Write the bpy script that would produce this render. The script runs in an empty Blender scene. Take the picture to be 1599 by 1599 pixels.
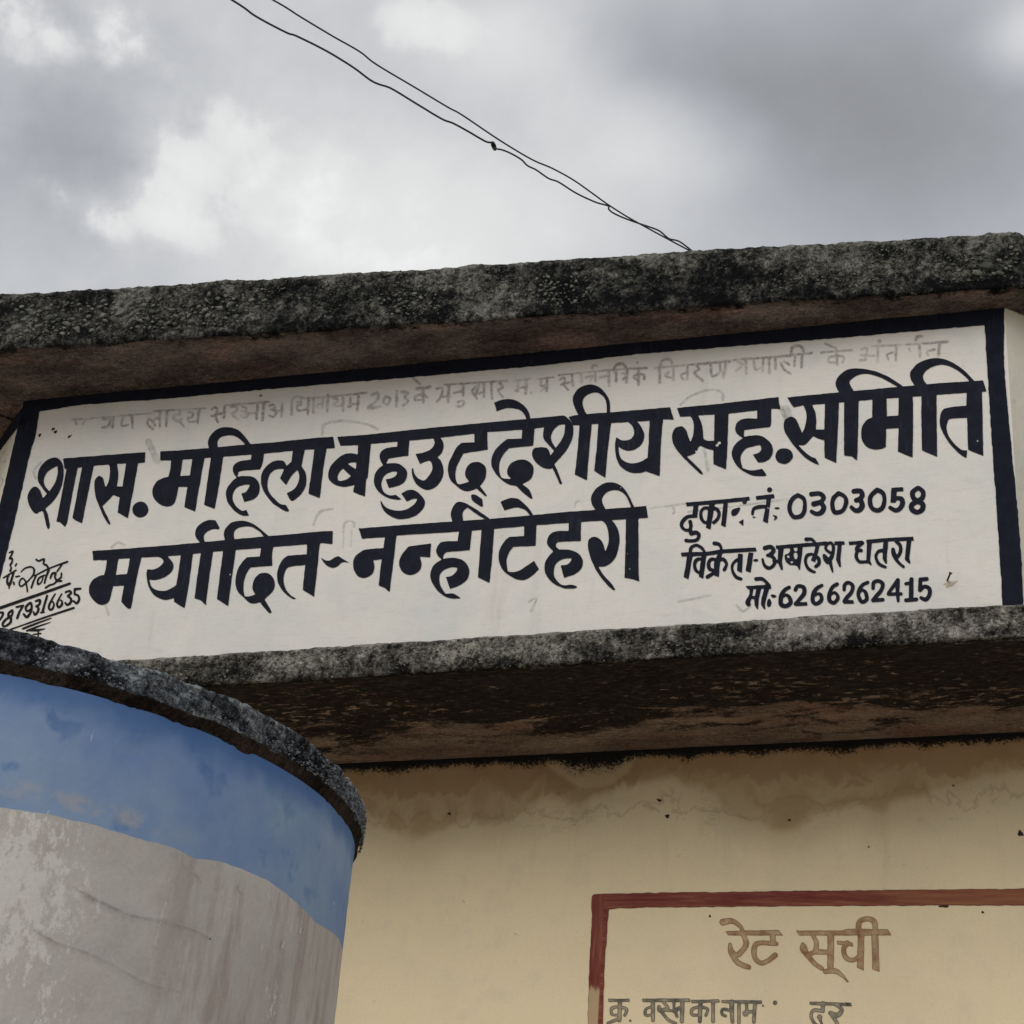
import bpy, math, random
import numpy as np
from mathutils import Matrix, Vector
random.seed(7); rng = np.random.default_rng(7)
sc = bpy.context.scene
COL = sc.collection

# ---------------------------------------------------------------- camera
FPX = 2750.0                      # focal length for a 1599 px wide picture
C0 = np.array([0.0, 0.0, 1.6])    # hand-held, eye height
Zc = np.array([450, 5200, -FPX]); Zc = Zc/np.linalg.norm(Zc)
Xc = np.array([10260, 705, FPX]); Xc = Xc - Xc.dot(Zc)*Zc; Xc /= np.linalg.norm(Xc)
Yc = np.cross(Zc, Xc)
RM = np.array([Xc, Yc, Zc])       # camera axes -> world
cam = bpy.data.cameras.new("camera"); cam_ob = bpy.data.objects.new("camera", cam); COL.objects.link(cam_ob)
cam.sensor_width = 36; cam.lens = 36*FPX/1599; cam.clip_start = .05; cam.clip_end = 500
M4 = Matrix([[*RM[0], C0[0]], [*RM[1], C0[1]], [*RM[2], C0[2]], [0, 0, 0, 1]])
cam_ob.matrix_world = M4
sc.camera = cam_ob
def ray(u, v): return RM @ np.array([u-800.0, 800.0-v, -FPX])
def onY(u, v, y): d = ray(u, v); return C0 + d*(y/d[1])
def onZ(u, v, z): d = ray(u, v); return C0 + d*((z-C0[2])/d[2])

# ---------------------------------------------------------------- look
sc.view_settings.view_transform = 'Standard'; sc.view_settings.look = 'None'
sc.view_settings.exposure = 0.5; sc.view_settings.gamma = 1.0
try: sc.view_settings.use_curve_mapping = False
except Exception: pass
SUN_EL, SUN_AZ = math.radians(38), math.radians(200)   # behind the photographer's left shoulder, veiled by cloud
sun = bpy.data.lights.new("sun", 'SUN'); sun.energy = 1.0; sun.angle = math.radians(48); sun.color = (1, .97, .92)
sun_ob = bpy.data.objects.new("sun", sun); COL.objects.link(sun_ob)
sd = Vector((math.sin(SUN_AZ)*math.cos(SUN_EL), math.cos(SUN_AZ)*math.cos(SUN_EL), math.sin(SUN_EL)))
sun_ob.rotation_euler = sd.to_track_quat('Z', 'Y').to_euler()

# ---------------------------------------------------------------- node helper
class N:
    def __init__(s, tree): s.t = tree; s.n = tree.nodes; s.l = tree.links
    def node(s, typ, **kw):
        nd = s.n.new(typ)
        for k, v in kw.items(): setattr(nd, k, v)
        return nd
    def put(s, sock, v):
        if v is None: return
        if isinstance(v, bpy.types.NodeSocket): s.l.new(v, sock)
        else:
            if sock.type == 'RGBA' and not hasattr(v, '__len__'): v = (v, v, v, 1)
            if hasattr(v, '__len__') and sock.type == 'RGBA' and len(v) == 3: v = (*v, 1)
            sock.default_value = v
    def m(s, op, a, b=None, c=None, clamp=False):
        nd = s.node('ShaderNodeMath', operation=op, use_clamp=clamp)
        for i, v in enumerate((a, b, c)): s.put(nd.inputs[i], v)
        return nd.outputs[0]
    def vm(s, op, a, b=None, out=0):
        nd = s.node('ShaderNodeVectorMath', operation=op)
        s.put(nd.inputs[0], a)
        if b is not None:
            if op == 'SCALE': s.put(nd.inputs[3], b)
            else: s.put(nd.inputs[1], b)
        return nd.outputs[out]
    def mix(s, f, a, b):
        nd = s.node('ShaderNodeMix', data_type='RGBA'); s.put(nd.inputs[0], f); s.put(nd.inputs[6], a); s.put(nd.inputs[7], b)
        return nd.outputs[2]
    def ramp(s, f, stops, interp='LINEAR'):
        nd = s.node('ShaderNodeValToRGB'); cr = nd.color_ramp; cr.interpolation = interp
        while len(cr.elements) < len(stops): cr.elements.new(.5)
        for e, (p, c) in zip(cr.elements, stops):
            e.position = p; e.color = (c, c, c, 1) if not hasattr(c, '__len__') else (*c, 1)
        s.put(nd.inputs[0], f); return nd.outputs[0]
    def rng(s, f, a, b, c=0., d=1., smooth=True):
        nd = s.node('ShaderNodeMapRange', interpolation_type='SMOOTHSTEP' if smooth else 'LINEAR')
        for i, v in enumerate((f, a, b, c, d)): s.put(nd.inputs[i], v)
        return nd.outputs[0]
    def noise(s, vec, scale, detail=5, rough=.55, dist=0.):
        nd = s.node('ShaderNodeTexNoise'); s.put(nd.inputs['Vector'], vec)
        nd.inputs['Scale'].default_value = scale; nd.inputs['Detail'].default_value = detail
        nd.inputs['Roughness'].default_value = rough; nd.inputs['Distortion'].default_value = dist
        return nd.outputs['Fac']
    def noisec(s, vec, scale, detail=3):
        nd = s.node('ShaderNodeTexNoise'); s.put(nd.inputs['Vector'], vec)
        nd.inputs['Scale'].default_value = scale; nd.inputs['Detail'].default_value = detail
        return nd.outputs['Color']
    def voro(s, vec, scale, feature='F1', out='Distance', rnd=1.):
        nd = s.node('ShaderNodeTexVoronoi', feature=feature); s.put(nd.inputs['Vector'], vec)
        nd.inputs['Scale'].default_value = scale; nd.inputs['Randomness'].default_value = rnd
        return nd.outputs[out]
    def sep(s, v): nd = s.node('ShaderNodeSeparateXYZ'); s.put(nd.inputs[0], v); return nd.outputs
    def comb(s, x, y, z):
        nd = s.node('ShaderNodeCombineXYZ')
        for i, v in enumerate((x, y, z)): s.put(nd.inputs[i], v)
        return nd.outputs[0]
    def pos(s): return s.node('ShaderNodeTexCoord').outputs['Object']
    def attr(s, name): return s.node('ShaderNodeAttribute', attribute_name=name).outputs['Fac']

# ---------------------------------------------------------------- sky
world = bpy.data.worlds.new("World"); sc.world = world; world.use_nodes = True
w = N(world.node_tree); w.n.clear()
sky = w.node('ShaderNodeTexSky', sky_type='NISHITA'); sky.sun_disc = False
sky.sun_elevation = SUN_EL; sky.sun_rotation = SUN_AZ; sky.dust_density = 2.5
d = w.node('ShaderNodeTexCoord').outputs['Generated']
dx, dy, dz = w.sep(d)
dzc = w.m('MAXIMUM', dz, .06)
P = w.comb(w.m('DIVIDE', dx, dzc), w.m('DIVIDE', dy, dzc), 0.)       # where the view meets the cloud deck
warp = w.vm('SCALE', w.vm('SUBTRACT', w.noisec(d, 3.5, 4), (.5, .5, .5)), .22)
Pw = w.vm('ADD', P, warp)
def deck(u, v):
    r = ray(u, v); return (r[0]/r[2], r[1]/r[2], 0.)
def blob(u, v, rad, wide=1.0):
    c = deck(u, v); e = deck(u+rad, v); e2 = deck(u, v+rad)
    R = .5*(math.dist(c, e) + math.dist(c, e2))*wide
    dist = w.vm('LENGTH', w.vm('SUBTRACT', Pw, c), out=1)
    return w.rng(dist, R*1.9, 0., 0., 1.)
big = w.noise(P, 1.1, 4, .5)
tone = w.rng(big, .3, .7, .425, .465)
soft = [  # u, v, radius, change in brightness: broad, blurred masses
 (540, 330, 190, .09), (640, 370, 160, .05), (800, 300, 220, .03), (745, 55, 80, .085), (900, 10, 80, .04), (960, 300, 120, .05), (1065, 225, 75, .10), (450, 170, 110, .03),
 (640, 120, 130, -.055), (1030, 90, 120, -.06), (1280, 90, 210, -.10), (1480, 180, 260, -.09), (1330, 330, 260, -.075), (1600, 10, 75, .22), (1130, 20, 80, .03), (860, 100, 80, .05), (975, 165, 80, .07),
 (120, 400, 220, -.02), (150, 140, 170, -.085), (20, 260, 130, -.06), (300, 70, 80, -.02),
]
for (u, v, r, a) in soft: tone = w.m('MULTIPLY_ADD', blob(u, v, r), a, tone)
# billowing cumulus: ragged-edged masses with shaded bellies
n1 = w.noise(d, 17., 9, .58); n2 = w.noise(w.vm('ADD', d, (.012, .012, -.02)), 17., 9, .58); wisp = w.noise(d, 44., 8, .6)
def mass(items, lo=.42, hi=.58):
    g = None
    for (u, v, r) in items:
        b_ = blob(u, v, r, .8); g = b_ if g is None else w.m('MAXIMUM', g, b_)
    q = w.m('ADD', g, w.m('MULTIPLY', w.m('SUBTRACT', n1, .5), 1.5))
    q = w.m('ADD', q, w.m('MULTIPLY', w.m('SUBTRACT', wisp, .5), .35))
    return w.rng(q, lo, hi)
cu = mass([(255, 245, 70), (320, 205, 75), (400, 160, 75), (140, 290, 62), (440, 230, 105), (510, 310, 110), (300, 290, 90), (590, 360, 120)], .20, 1.35)
cu2 = mass([(50, 5, 90), (110, 20, 60), (240, 5, 80), (700, 30, 70)], .24, 1.30)
lit = w.rng(w.m('SUBTRACT', n1, n2), -.10, .12, .0, 1.)
tone = w.m('MULTIPLY_ADD', w.m('MAXIMUM', cu, cu2), w.m('MULTIPLY_ADD', lit, .17, .07), tone)
tone = w.m('MULTIPLY_ADD', w.m('SUBTRACT', w.noise(d, 9., 7, .6), .5), .06, tone)
tone = w.m('MULTIPLY_ADD', w.m('MULTIPLY', w.m('SUBTRACT', n1, .5), blob(330, 200, 380)), .22, tone)
tone = w.m('MULTIPLY_ADD', w.m('SUBTRACT', wisp, .5), .035, tone)
tone = w.m('MINIMUM', w.m('MAXIMUM', tone, .15), w.m('MULTIPLY_ADD', tone, .35, .355))
tint = w.ramp(tone, [(.18, (.945, .965, 1.)), (.30, (.90, .93, 1.)), (.42, (.94, .96, 1.)), (.56, (.985, .99, .985))])
cloud = w.vm('SCALE', tint, tone)
bgs = w.node('ShaderNodeBackground'); w.l.new(sky.outputs[0], bgs.inputs[0]); bgs.inputs[1].default_value = .1
bgc = w.node('ShaderNodeBackground'); w.put(bgc.inputs[0], cloud); bgc.inputs[1].default_value = 1.0
mx = w.node('ShaderNodeMixShader'); mx.inputs[0].default_value = .97
w.l.new(bgs.outputs[0], mx.inputs[1]); w.l.new(bgc.outputs[0], mx.inputs[2])
wo = w.node('ShaderNodeOutputWorld'); w.l.new(mx.outputs[0], wo.inputs[0])


# ---------------------------------------------------------------- helpers for meshes
def tag(o, label=None, cat=None, group=None, kind=None):
    if label: o['label'] = label
    if cat: o['category'] = cat
    if group: o['group'] = group
    if kind: o['kind'] = kind
    return o
def mesh_ob(name, V, F, mat, parent=None, smooth=False, attrs=None):
    me = bpy.data.meshes.new(name); me.from_pydata([tuple(map(float, p)) for p in V], [], [tuple(map(int, f)) for f in F]); me.update()
    if attrs:
        for k, a in attrs.items():
            at = me.attributes.new(k, 'FLOAT', 'POINT'); at.data.foreach_set('value', np.asarray(a, np.float32))
    if mat: me.materials.append(mat)
    if smooth: me.polygons.foreach_set('use_smooth', np.ones(len(me.polygons), bool))
    o = bpy.data.objects.new(name, me); COL.objects.link(o)
    if parent: o.parent = parent
    return o
def empty(name, loc, label, cat):
    o = bpy.data.objects.new(name, None); COL.objects.link(o); o.location = loc; o.empty_display_size = .2
    return tag(o, label, cat)
def adopt(parent, o):             # meshes are built in world space: cancel the Empty's own place, parts sit at the origin
    o.parent = parent
    if parent.data is None: o.matrix_parent_inverse = Matrix.Translation(parent.location).inverted()
    return o
def hash3(ix, iy, iz):
    h = (ix*374761393 + iy*668265263 + iz*2147483647 + 1274126177) & 0xffffffff
    h = ((h ^ (h >> 13))*1274126177) & 0xffffffff
    h = ((h ^ (h >> 16))*2246822519) & 0xffffffff
    return ((h ^ (h >> 15)) & 0xffffff)/float(0xffffff)
def vnoise(Pt, scale, octv=3, rough=.5):
    out = np.zeros(len(Pt)); amp = 1.; tot = 0.
    for o in range(octv):
        q = Pt*scale*(2**o) + 17.3*o + 1000.; i = np.floor(q).astype(np.int64); f = q-i; f = f*f*(3-2*f)
        r = 0
        for a in (0, 1):
            for b in (0, 1):
                for c in (0, 1):
                    wgt = (f[:, 0] if a else 1-f[:, 0])*(f[:, 1] if b else 1-f[:, 1])*(f[:, 2] if c else 1-f[:, 2])
                    r = r + wgt*hash3(i[:, 0]+a, i[:, 1]+b, i[:, 2]+c)
        out += amp*(r-.5)*2; tot += amp; amp *= rough
    return out/tot
def grid_faces(n, m, closed=False):
    F = []
    for i in range(n if closed else n-1):
        i2 = (i+1) % n
        for j in range(m-1): F.append((i*m+j, i2*m+j, i2*m+j+1, i*m+j+1))
    return F

# ---------------------------------------------------------------- materials
def newmat(name):
    m = bpy.data.materials.new(name); m.use_nodes = True; k = N(m.node_tree); k.n.clear(); return m, k
def finish(k, color, rough=.85, bump=None, strength=.4, dist=.004, alpha=None, spec=.3):
    b = k.node('ShaderNodeBsdfPrincipled'); k.put(b.inputs['Base Color'], color); k.put(b.inputs['Roughness'], rough)
    b.inputs['Specular IOR Level'].default_value = spec
    if bump is not None:
        bn = k.node('ShaderNodeBump'); bn.inputs['Strength'].default_value = strength; bn.inputs['Distance'].default_value = dist
        k.put(bn.inputs['Height'], bump); k.l.new(bn.outputs[0], b.inputs['Normal'])
    out = k.node('ShaderNodeOutputMaterial')
    if alpha is not None:
        tr = k.node('ShaderNodeBsdfTransparent'); mx = k.node('ShaderNodeMixShader')
        k.put(mx.inputs[0], alpha); k.l.new(tr.outputs[0], mx.inputs[1]); k.l.new(b.outputs[0], mx.inputs[2]); k.l.new(mx.outputs[0], out.inputs[0])
    else: k.l.new(b.outputs[0], out.inputs[0])
def mat_concrete(name, face=((.005, .005, .006), (.018, .019, .020), (.088, .087, .078), (.31, .305, .27)),
                 under=((.065, .054, .05), (.175, .138, .124), (.38, .30, .265)), shift=0., mould=0.):
    m, k = newmat(name); p = k.pos()
    n1 = k.noise(k.vm('MULTIPLY', p, (.75, .75, 1.5)), 8., 7, .62); n2 = k.noise(p, 42., 5, .7, .5); n3 = k.noise(p, 130., 4, .7, .8)
    ridge = k.rng(k.m('ABSOLUTE', k.m('SUBTRACT', k.noise(p, 75., 3, .6, 1.2), .5)), .0, .085, 1., 0.)
    v = k.m('ADD', k.m('MULTIPLY', n1, .58), k.m('ADD', k.m('MULTIPLY', n2, .52), k.m('MULTIPLY', n3, .44)))
    v = k.m('ADD', k.m('SUBTRACT', v, .262), k.m('MULTIPLY', ridge, .035))
    lip = k.rng(k.attr('zone'), 1.16, 1.2)
    v = k.m('ADD', k.m('ADD', v, shift), k.m('MULTIPLY', lip, .035))
    v = k.m('ADD', v, k.m('ADD', k.rng(k.attr('zone'), .85, 1.02, -.035, .008), k.m('MULTIPLY', k.m('SUBTRACT', k.noise(k.vm('MULTIPLY', p, (1., 1., .35)), 13., 4, .6), .5), .11)))
    fc = k.ramp(v, [(.425, face[0]), (.485, face[1]), (.56, face[2]), (.665, face[3])])
    fc = k.mix(k.m('MULTIPLY', k.rng(k.noise(p, 3.1, 3), .45, .7), .3), fc, k.vm('MULTIPLY', fc, (.95, 1.0, .90)))
    ps = k.vm('MULTIPLY', p, (1., 2.2, 1.))
    u1 = k.noise(ps, 5., 6, .6); u2 = k.noise(ps, 45., 6, .7)
    u3 = k.noise(ps, 120., 4, .7)
    uv = k.m('ADD', k.m('MULTIPLY', u1, .75), k.m('ADD', k.m('MULTIPLY', u2, .42), k.m('SUBTRACT', k.m('MULTIPLY', u3, .55), .35)))
    uc = k.ramp(uv, [(.36, under[0]), (.5, under[1]), (.66, under[2])])
    uc = k.mix(k.m('MULTIPLY', k.rng(k.noise(ps, 4., 4, .6), .5, .66), .5), uc, k.vm('MULTIPLY', uc, (1.35, .95, .92)))
    uc = k.mix(k.m('MULTIPLY', k.rng(k.noise(k.vm('MULTIPLY', p, (1., 3., 1.)), 85., 4, .7), .62, .70), .55), uc, under[2])
    if mould:
        # black mould spreading in from the drip edge, flaking paint between
        mm = k.m('ADD', k.attr('edge'), k.m('MULTIPLY', k.m('SUBTRACT', k.noise(ps, 6., 7, .62, .6), .5), 1.25))
        px_, py_, pz_ = k.sep(p)
        mm = k.m('ADD', mm, k.m('ADD', k.rng(px_, -.9, .05, -.04, -.02), k.m('MULTIPLY', k.m('SUBTRACT', u3, .5), .35)))
        mk = k.m('MULTIPLY', k.rng(mm, .40, .56, 1., 0.), .95)
        fl = k.rng(k.m('ADD', k.noise(ps, 30., 5, .65, .3), k.m('ADD', k.m('MULTIPLY', k.m('SUBTRACT', k.noise(p, 2.2, 2), .5), .35), k.rng(k.sep(p)[0], -.75, -.1, 0., .055))), .60, .65, 0., 1.)
        mk = k.m('MULTIPLY', mk, k.m('SUBTRACT', 1., k.m('MULTIPLY', fl, k.rng(mm, .0, .3, .0, 1.))))
        uc = k.mix(mk, uc, k.ramp(u2, [(.38, (.006, .006, .007)), (.52, (.018, .016, .016)), (.68, (.085, .067, .056))]))
        jt = k.m('ADD', k.attr('edge'), k.m('MULTIPLY', k.m('SUBTRACT', k.noise(p, 50., 5, .7), .5), .10))
        uc = k.mix(k.rng(jt, .955, .985), uc, (.006, .005, .005))
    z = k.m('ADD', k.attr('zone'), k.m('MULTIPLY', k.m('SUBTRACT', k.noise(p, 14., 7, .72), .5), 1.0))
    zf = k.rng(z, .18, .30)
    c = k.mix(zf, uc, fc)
    h = k.m('ADD', k.m('MULTIPLY', n2, 1.6), k.m('ADD', k.m('MULTIPLY', n3, .8), k.m('MULTIPLY', ridge, .35)))
    finish(k, c, .95, h, 1., .010, spec=.12); return m
M_roof = mat_concrete("roof_slab_concrete", shift=.0)
M_shade = mat_concrete("sunshade_concrete", face=((.009, .008, .008), (.036, .034, .031), (.15, .14, .125), (.44, .42, .375)),
                       under=((.17, .118, .096), (.31, .228, .185), (.48, .37, .30)), shift=.015, mould=1)
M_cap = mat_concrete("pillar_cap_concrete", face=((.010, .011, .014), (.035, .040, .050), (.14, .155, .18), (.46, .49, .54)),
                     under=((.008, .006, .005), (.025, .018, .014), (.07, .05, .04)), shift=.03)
def mat_stone(name, lo, hi):
    m, k = newmat(name); p = k.pos(); r = k.node('ShaderNodeObjectInfo').outputs['Random']
    t = k.m('ADD', k.m('MULTIPLY', r, .7), k.m('MULTIPLY', k.attr('tone'), .7))
    c = k.mix(t, lo, hi); c = k.mix(k.rng(k.noise(p, 40., 4, .6), .5, .7), c, (.05, .052, .045))
    finish(k, c, .9, k.noise(p, 60., 4), .4, .002, spec=.2); return m
M_stone = mat_stone("exposed_stone", (.07, .075, .065), (.27, .275, .235))
M_gritroof = mat_stone("roof_grit", (.03, .032, .03), (.17, .175, .15))
M_grit = mat_stone("shade_grit", (.04, .037, .033), (.24, .22, .19))
M_gritcap = mat_stone("cap_grit", (.03, .036, .044), (.22, .245, .28))
def mat_white(name, base, base2, warm, spot=.6):
    m, k = newmat(name); p = k.pos()
    n = k.noise(p, 4.5, 6, .6); n2 = k.noise(p, 26., 5, .6)
    c = k.mix(k.rng(n, .35, .68), base, base2)
    c = k.mix(k.m('MULTIPLY', k.rng(n2, .5, .72), .45), c, warm)
    st = k.noise(k.vm('MULTIPLY', p, (1.0, 1., 6.)), 16., 5, .65)
    c = k.mix(k.m('MULTIPLY', k.rng(st, .56, .74), .16), c, (.33, .33, .31))
    # specks of dirt and pin holes
    sp = k.m('MULTIPLY', k.rng(k.noise(p, 85., 4, .75, .5), .655, .72), k.rng(k.noise(p, 9., 3, .5), .5, .62))
    c = k.mix(k.m('MULTIPLY', sp, spot), c, (.22, .21, .19))
    # fine darker grain, cooler patches, drip streaks and brush marks
    c = k.mix(k.rng(k.noise(p, 230., 3, .6), .3, .7, .0, .12), c, k.vm('MULTIPLY', c, (.6, .6, .6)))
    pat = k.noise(p, 7.5, 3, .5, .7)
    c = k.mix(k.m('MULTIPLY', k.rng(pat, .53, .62), .45), c, k.vm('MULTIPLY', c, (.90, .95, .97)))
    dr = k.noise(k.vm('MULTIPLY', p, (1., 1., .10)), 28., 5, .65)
    c = k.mix(k.m('MULTIPLY', k.m('MULTIPLY', k.rng(dr, .54, .76), k.rng(k.noise(p, 3., 3), .4, .65)), .30), c, (.44, .41, .37))
    br = k.noise(k.vm('MULTIPLY', p, (1., 1., 9.)), 30., 4, .6)
    c = k.mix(k.m('MULTIPLY', k.rng(br, .46, .74), .5), c, k.vm('MULTIPLY', c, (.86, .86, .86)))
    h = k.m('ADD', k.m('MULTIPLY', k.noise(k.vm('MULTIPLY', p, (1., 1., .35)), 60., 5, .6), .6), k.m('MULTIPLY', k.noise(p, 14., 3), 1.2))
    finish(k, c, .85, h, .4, .005, spec=.12); return m
M_panel = mat_white("panel_whitewash", (.73, .70, .655), (.67, .66, .625), (.73, .67, .62), .5)
M_side = mat_white("return_whitewash", (.68, .64, .55), (.6, .58, .5), (.66, .6, .5), .8)
def mat_wall():
    m, k = newmat("wall_cream_limewash"); p = k.pos(); x, y, z = k.sep(p)
    n = k.noise(p, 3.2, 6, .6); n2 = k.noise(p, 20., 5, .6)
    c = k.mix(k.rng(n, .35, .7), (.82, .69, .46), (.75, .635, .43))
    c = k.mix(k.m('MULTIPLY', k.rng(n2, .5, .75), .4), c, (.66, .58, .44))
    # height below the sunshade joint
    top = k.m('MULTIPLY_ADD', x, .0267, 3.003)
    dpt = k.m('SUBTRACT', top, z)
    big = k.noise(k.vm('MULTIPLY', p, (1., 1., .35)), 3.6, 2, .4)
    sml = k.noise(p, 17., 4, .55)
    dd = k.m('ADD', dpt, k.m('ADD', k.m('MULTIPLY', k.m('SUBTRACT', big, .5), .34), k.m('MULTIPLY', k.m('SUBTRACT', sml, .5), .035)))
    st3 = k.noise(k.vm('MULTIPLY', p, (1., 1., .7)), 9.5, 5, .6, 1.1)
    wet = k.rng(dd, .125, .155, 1., 0.)
    wet2 = k.rng(dd, .13, .24, 1., 0.)
    c = k.mix(k.m('MULTIPLY', wet2, .38), c, (.46, .35, .20))
    c = k.mix(k.m('MULTIPLY', wet, k.rng(st3, .3, .7, .4, .85)), c, (.40, .27, .14))
    d3 = k.m('ADD', dpt, k.m('MULTIPLY', k.m('SUBTRACT', st3, .5), .22))
    c = k.mix(k.m('MULTIPLY', k.rng(d3, .06, .085, 1., 0.), .62), c, (.33, .20, .095))
    r3 = k.m('MULTIPLY', k.rng(d3, .125, .140), k.rng(d3, .140, .146, 1., 0.))
    c = k.mix(k.m('MULTIPLY', r3, .30), c, (.30, .20, .11))
    wispy = k.rng(k.m('ABSOLUTE', k.m('SUBTRACT', k.noise(k.vm('MULTIPLY', p, (1., 1., 2.6)), 3.4, 5, .6), .5)), .0, .014, 1., 0.)
    c = k.mix(k.m('MULTIPLY', k.m('MULTIPLY', wispy, k.rng(dpt, .10, .13)), k.m('MULTIPLY', k.rng(dpt, .17, .22, 1., 0.), .22)), c, (.38, .30, .19))
    run = k.noise(k.vm('MULTIPLY', p, (1., 1., .12)), 22., 4, .6)
    c = k.mix(k.m('MULTIPLY', k.m('MULTIPLY', k.rng(run, .56, .72), k.rng(dpt, .5, .1)), .22), c, (.40, .31, .19))
    # one half-moon of dry plaster left under the joint, ringed with damp
    e1 = k.m('DIVIDE', k.m('SUBTRACT', x, SCX), .105); e2 = k.m('DIVIDE', dpt, .082)
    er = k.m('ADD', k.m('SQRT', k.m('ADD', k.m('MULTIPLY', e1, e1), k.m('MULTIPLY', e2, e2))), k.m('MULTIPLY', k.m('SUBTRACT', sml, .5), .8))
    c = k.mix(k.m('MULTIPLY', k.rng(er, 1.5, 1.05, 0., 1.), .42), c, (.30, .20, .105))
    c = k.mix(k.rng(er, 1.05, .93, 0., .6), c, (.55, .44, .27))
    # soot-black mould at the very top, breaking up into dots
    dots = k.noise(p, 190., 4, .8, .5); wav = k.noise(k.vm('MULTIPLY', p, (1., 0., 0.)), 7., 4, .6)
    edge = k.m('ADD', k.m('ADD', .016, k.m('MULTIPLY', k.rng(wav, .4, .7), .016)), k.m('MULTIPLY', k.rng(k.m('ABSOLUTE', e1), 1., .2, 0., 1.), .022))
    bl = k.rng(k.m('ADD', k.m('DIVIDE', dpt, edge), k.m('MULTIPLY', k.m('SUBTRACT', dots, .5), 2.9)), .7, 1.35, 1., 0.)
    c = k.mix(bl, c, (.010, .009, .008))
    gr = k.noise(p, 260., 3, .6)
    c = k.mix(k.rng(gr, .3, .7, .0, .16), c, k.vm('MULTIPLY', c, (.6, .58, .55)))
    sp = k.m('MULTIPLY', k.rng(k.noise(p, 70., 4, .75, .4), .64, .71), k.rng(k.noise(p, 8., 3, .5), .5, .62))
    c = k.mix(k.m('MULTIPLY', sp, .6), c, (.22, .17, .11))
    h = k.m('ADD', k.noise(k.vm('MULTIPLY', p, (1., 1., .3)), 55., 5, .6), k.m('MULTIPLY', k.noise(p, 10., 3), 1.4))
    finish(k, c, .85, h, .2, .004, spec=.2); return m
SCX = float(onY(925, 1220, 3.63)[0])
M_wall = mat_wall()
def mat_paint(name, col, chip=.0, rough=.85):
    m, k = newmat(name); p = k.pos()
    st = k.noise(k.vm('MULTIPLY', p, (5., 5., 1.)), 26., 5, .65)
    c = k.mix(k.rng(k.noise(p, 30., 4), .3, .7), col, tuple(min(1, v*1.4) for v in col))
    c = k.mix(k.m('MULTIPLY', k.rng(st, .52, .74), k.rng(k.noise(p, 7., 3), .42, .62)), c, tuple(v*2.1+.006 for v in col))
    a = k.m('SUBTRACT', 1., k.rng(k.noise(p, 120., 4, .7), chip, chip+.02)) if chip else None
    finish(k, c, rough, k.noise(p, 80., 4), .15, .002, alpha=a, spec=.08); return m
M_ink = {'paint': mat_paint("navy_black_sign_paint", (.012, .0135, .021), .745),
         'thin': mat_paint("black_signature_paint", (.012, .012, .013), .75),
         'border': mat_paint("navy_border_paint", (.009, .0105, .018), .75)}
def mat_ghost(name, col, amt):
    m, k = newmat(name); p = k.pos()
    a = k.m('MULTIPLY', k.rng(k.noise(p, 90., 5, .7), .30, .62, .30, 1.), k.rng(k.noise(p, 13., 3), .32, .60, .40, 1.))
    a = k.m('MULTIPLY', a, k.rng(k.attr('edge'), .0, .0030))
    finish(k, col, .8, alpha=k.m('MULTIPLY', a, amt)); return m
M_ink['ghost'] = mat_ghost("faded_old_lettering", (.31, .275, .27), .66)
M_ink['ghostgrey'] = mat_ghost("scrubbed_grey_smear", (.42, .44, .41), .45)
def mat_wash(name, mid, dark, a0, a1, sc_=40.):
    m, k = newmat(name); p = k.pos(); e = k.attr('edge')
    ed = k.rng(e, .0004, .0021, 1., 0.)
    n = k.noise(p, sc_, 4, .6)
    c = k.mix(k.m('MAXIMUM', k.m('MULTIPLY', ed, .8), k.rng(n, .55, .75)), mid, dark)
    a = k.m('MAXIMUM', k.m('MULTIPLY', ed, a1), k.rng(n, .3, .75, a0, a1))
    finish(k, c, .7, alpha=a); return m
M_ink['rate'] = mat_wash("watered_brown_paint", (.36, .20, .095), (.17, .06, .03), .34, .88)
M_ink['rateblack'] = mat_wash("watered_black_paint", (.14, .135, .115), (.025, .024, .024), .34, .9)
def mat_rateborder():
    m, k = newmat("maroon_board_line"); p = k.pos(); x, y, z = k.sep(p); e = k.attr('edge')
    st = k.noise(k.vm('MULTIPLY', p, (1., 1., 14.)), 9., 5, .7)
    st2 = k.noise(k.vm('MULTIPLY', p, (14., 1., 1.)), 9., 5, .7)
    left = k.rng(x, -.853, -.850, 1., 0.)
    s = k.m('ADD', k.m('MULTIPLY', st2, left), k.m('MULTIPLY', st, k.m('SUBTRACT', 1., left)))
    c = k.ramp(s, [(.35, (.155, .036, .032)), (.5, (.21, .062, .045)), (.64, (.27, .11, .065)), (.8, (.34, .18, .10))])
    runx = k.m('MULTIPLY', k.rng(k.m('ADD', x, k.m('MULTIPLY', s, .5)), -.25, .15), .35)
    c = k.mix(runx, c, (.34, .17, .08))
    low = k.m('MULTIPLY', k.rng(k.m('ADD', z, k.m('MULTIPLY', st2, .05)), 2.482, 2.468), left)
    c = k.mix(k.m('MULTIPLY', low, .88), c, (.50, .37, .22))
    c = k.mix(k.m('MULTIPLY', k.rng(e, 0., .0018, 1., 0.), .7), c, (.085, .022, .018))
    finish(k, c, .85, spec=.1); return m
M_ink['rateborder'] = mat_rateborder()
M_ink['smudge'] = mat_ghost("pillar_smudge", (.19, .165, .155), .55)
M_ink['scratch'] = mat_ghost("pillar_scratch", (.72, .71, .68), .8)
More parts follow.
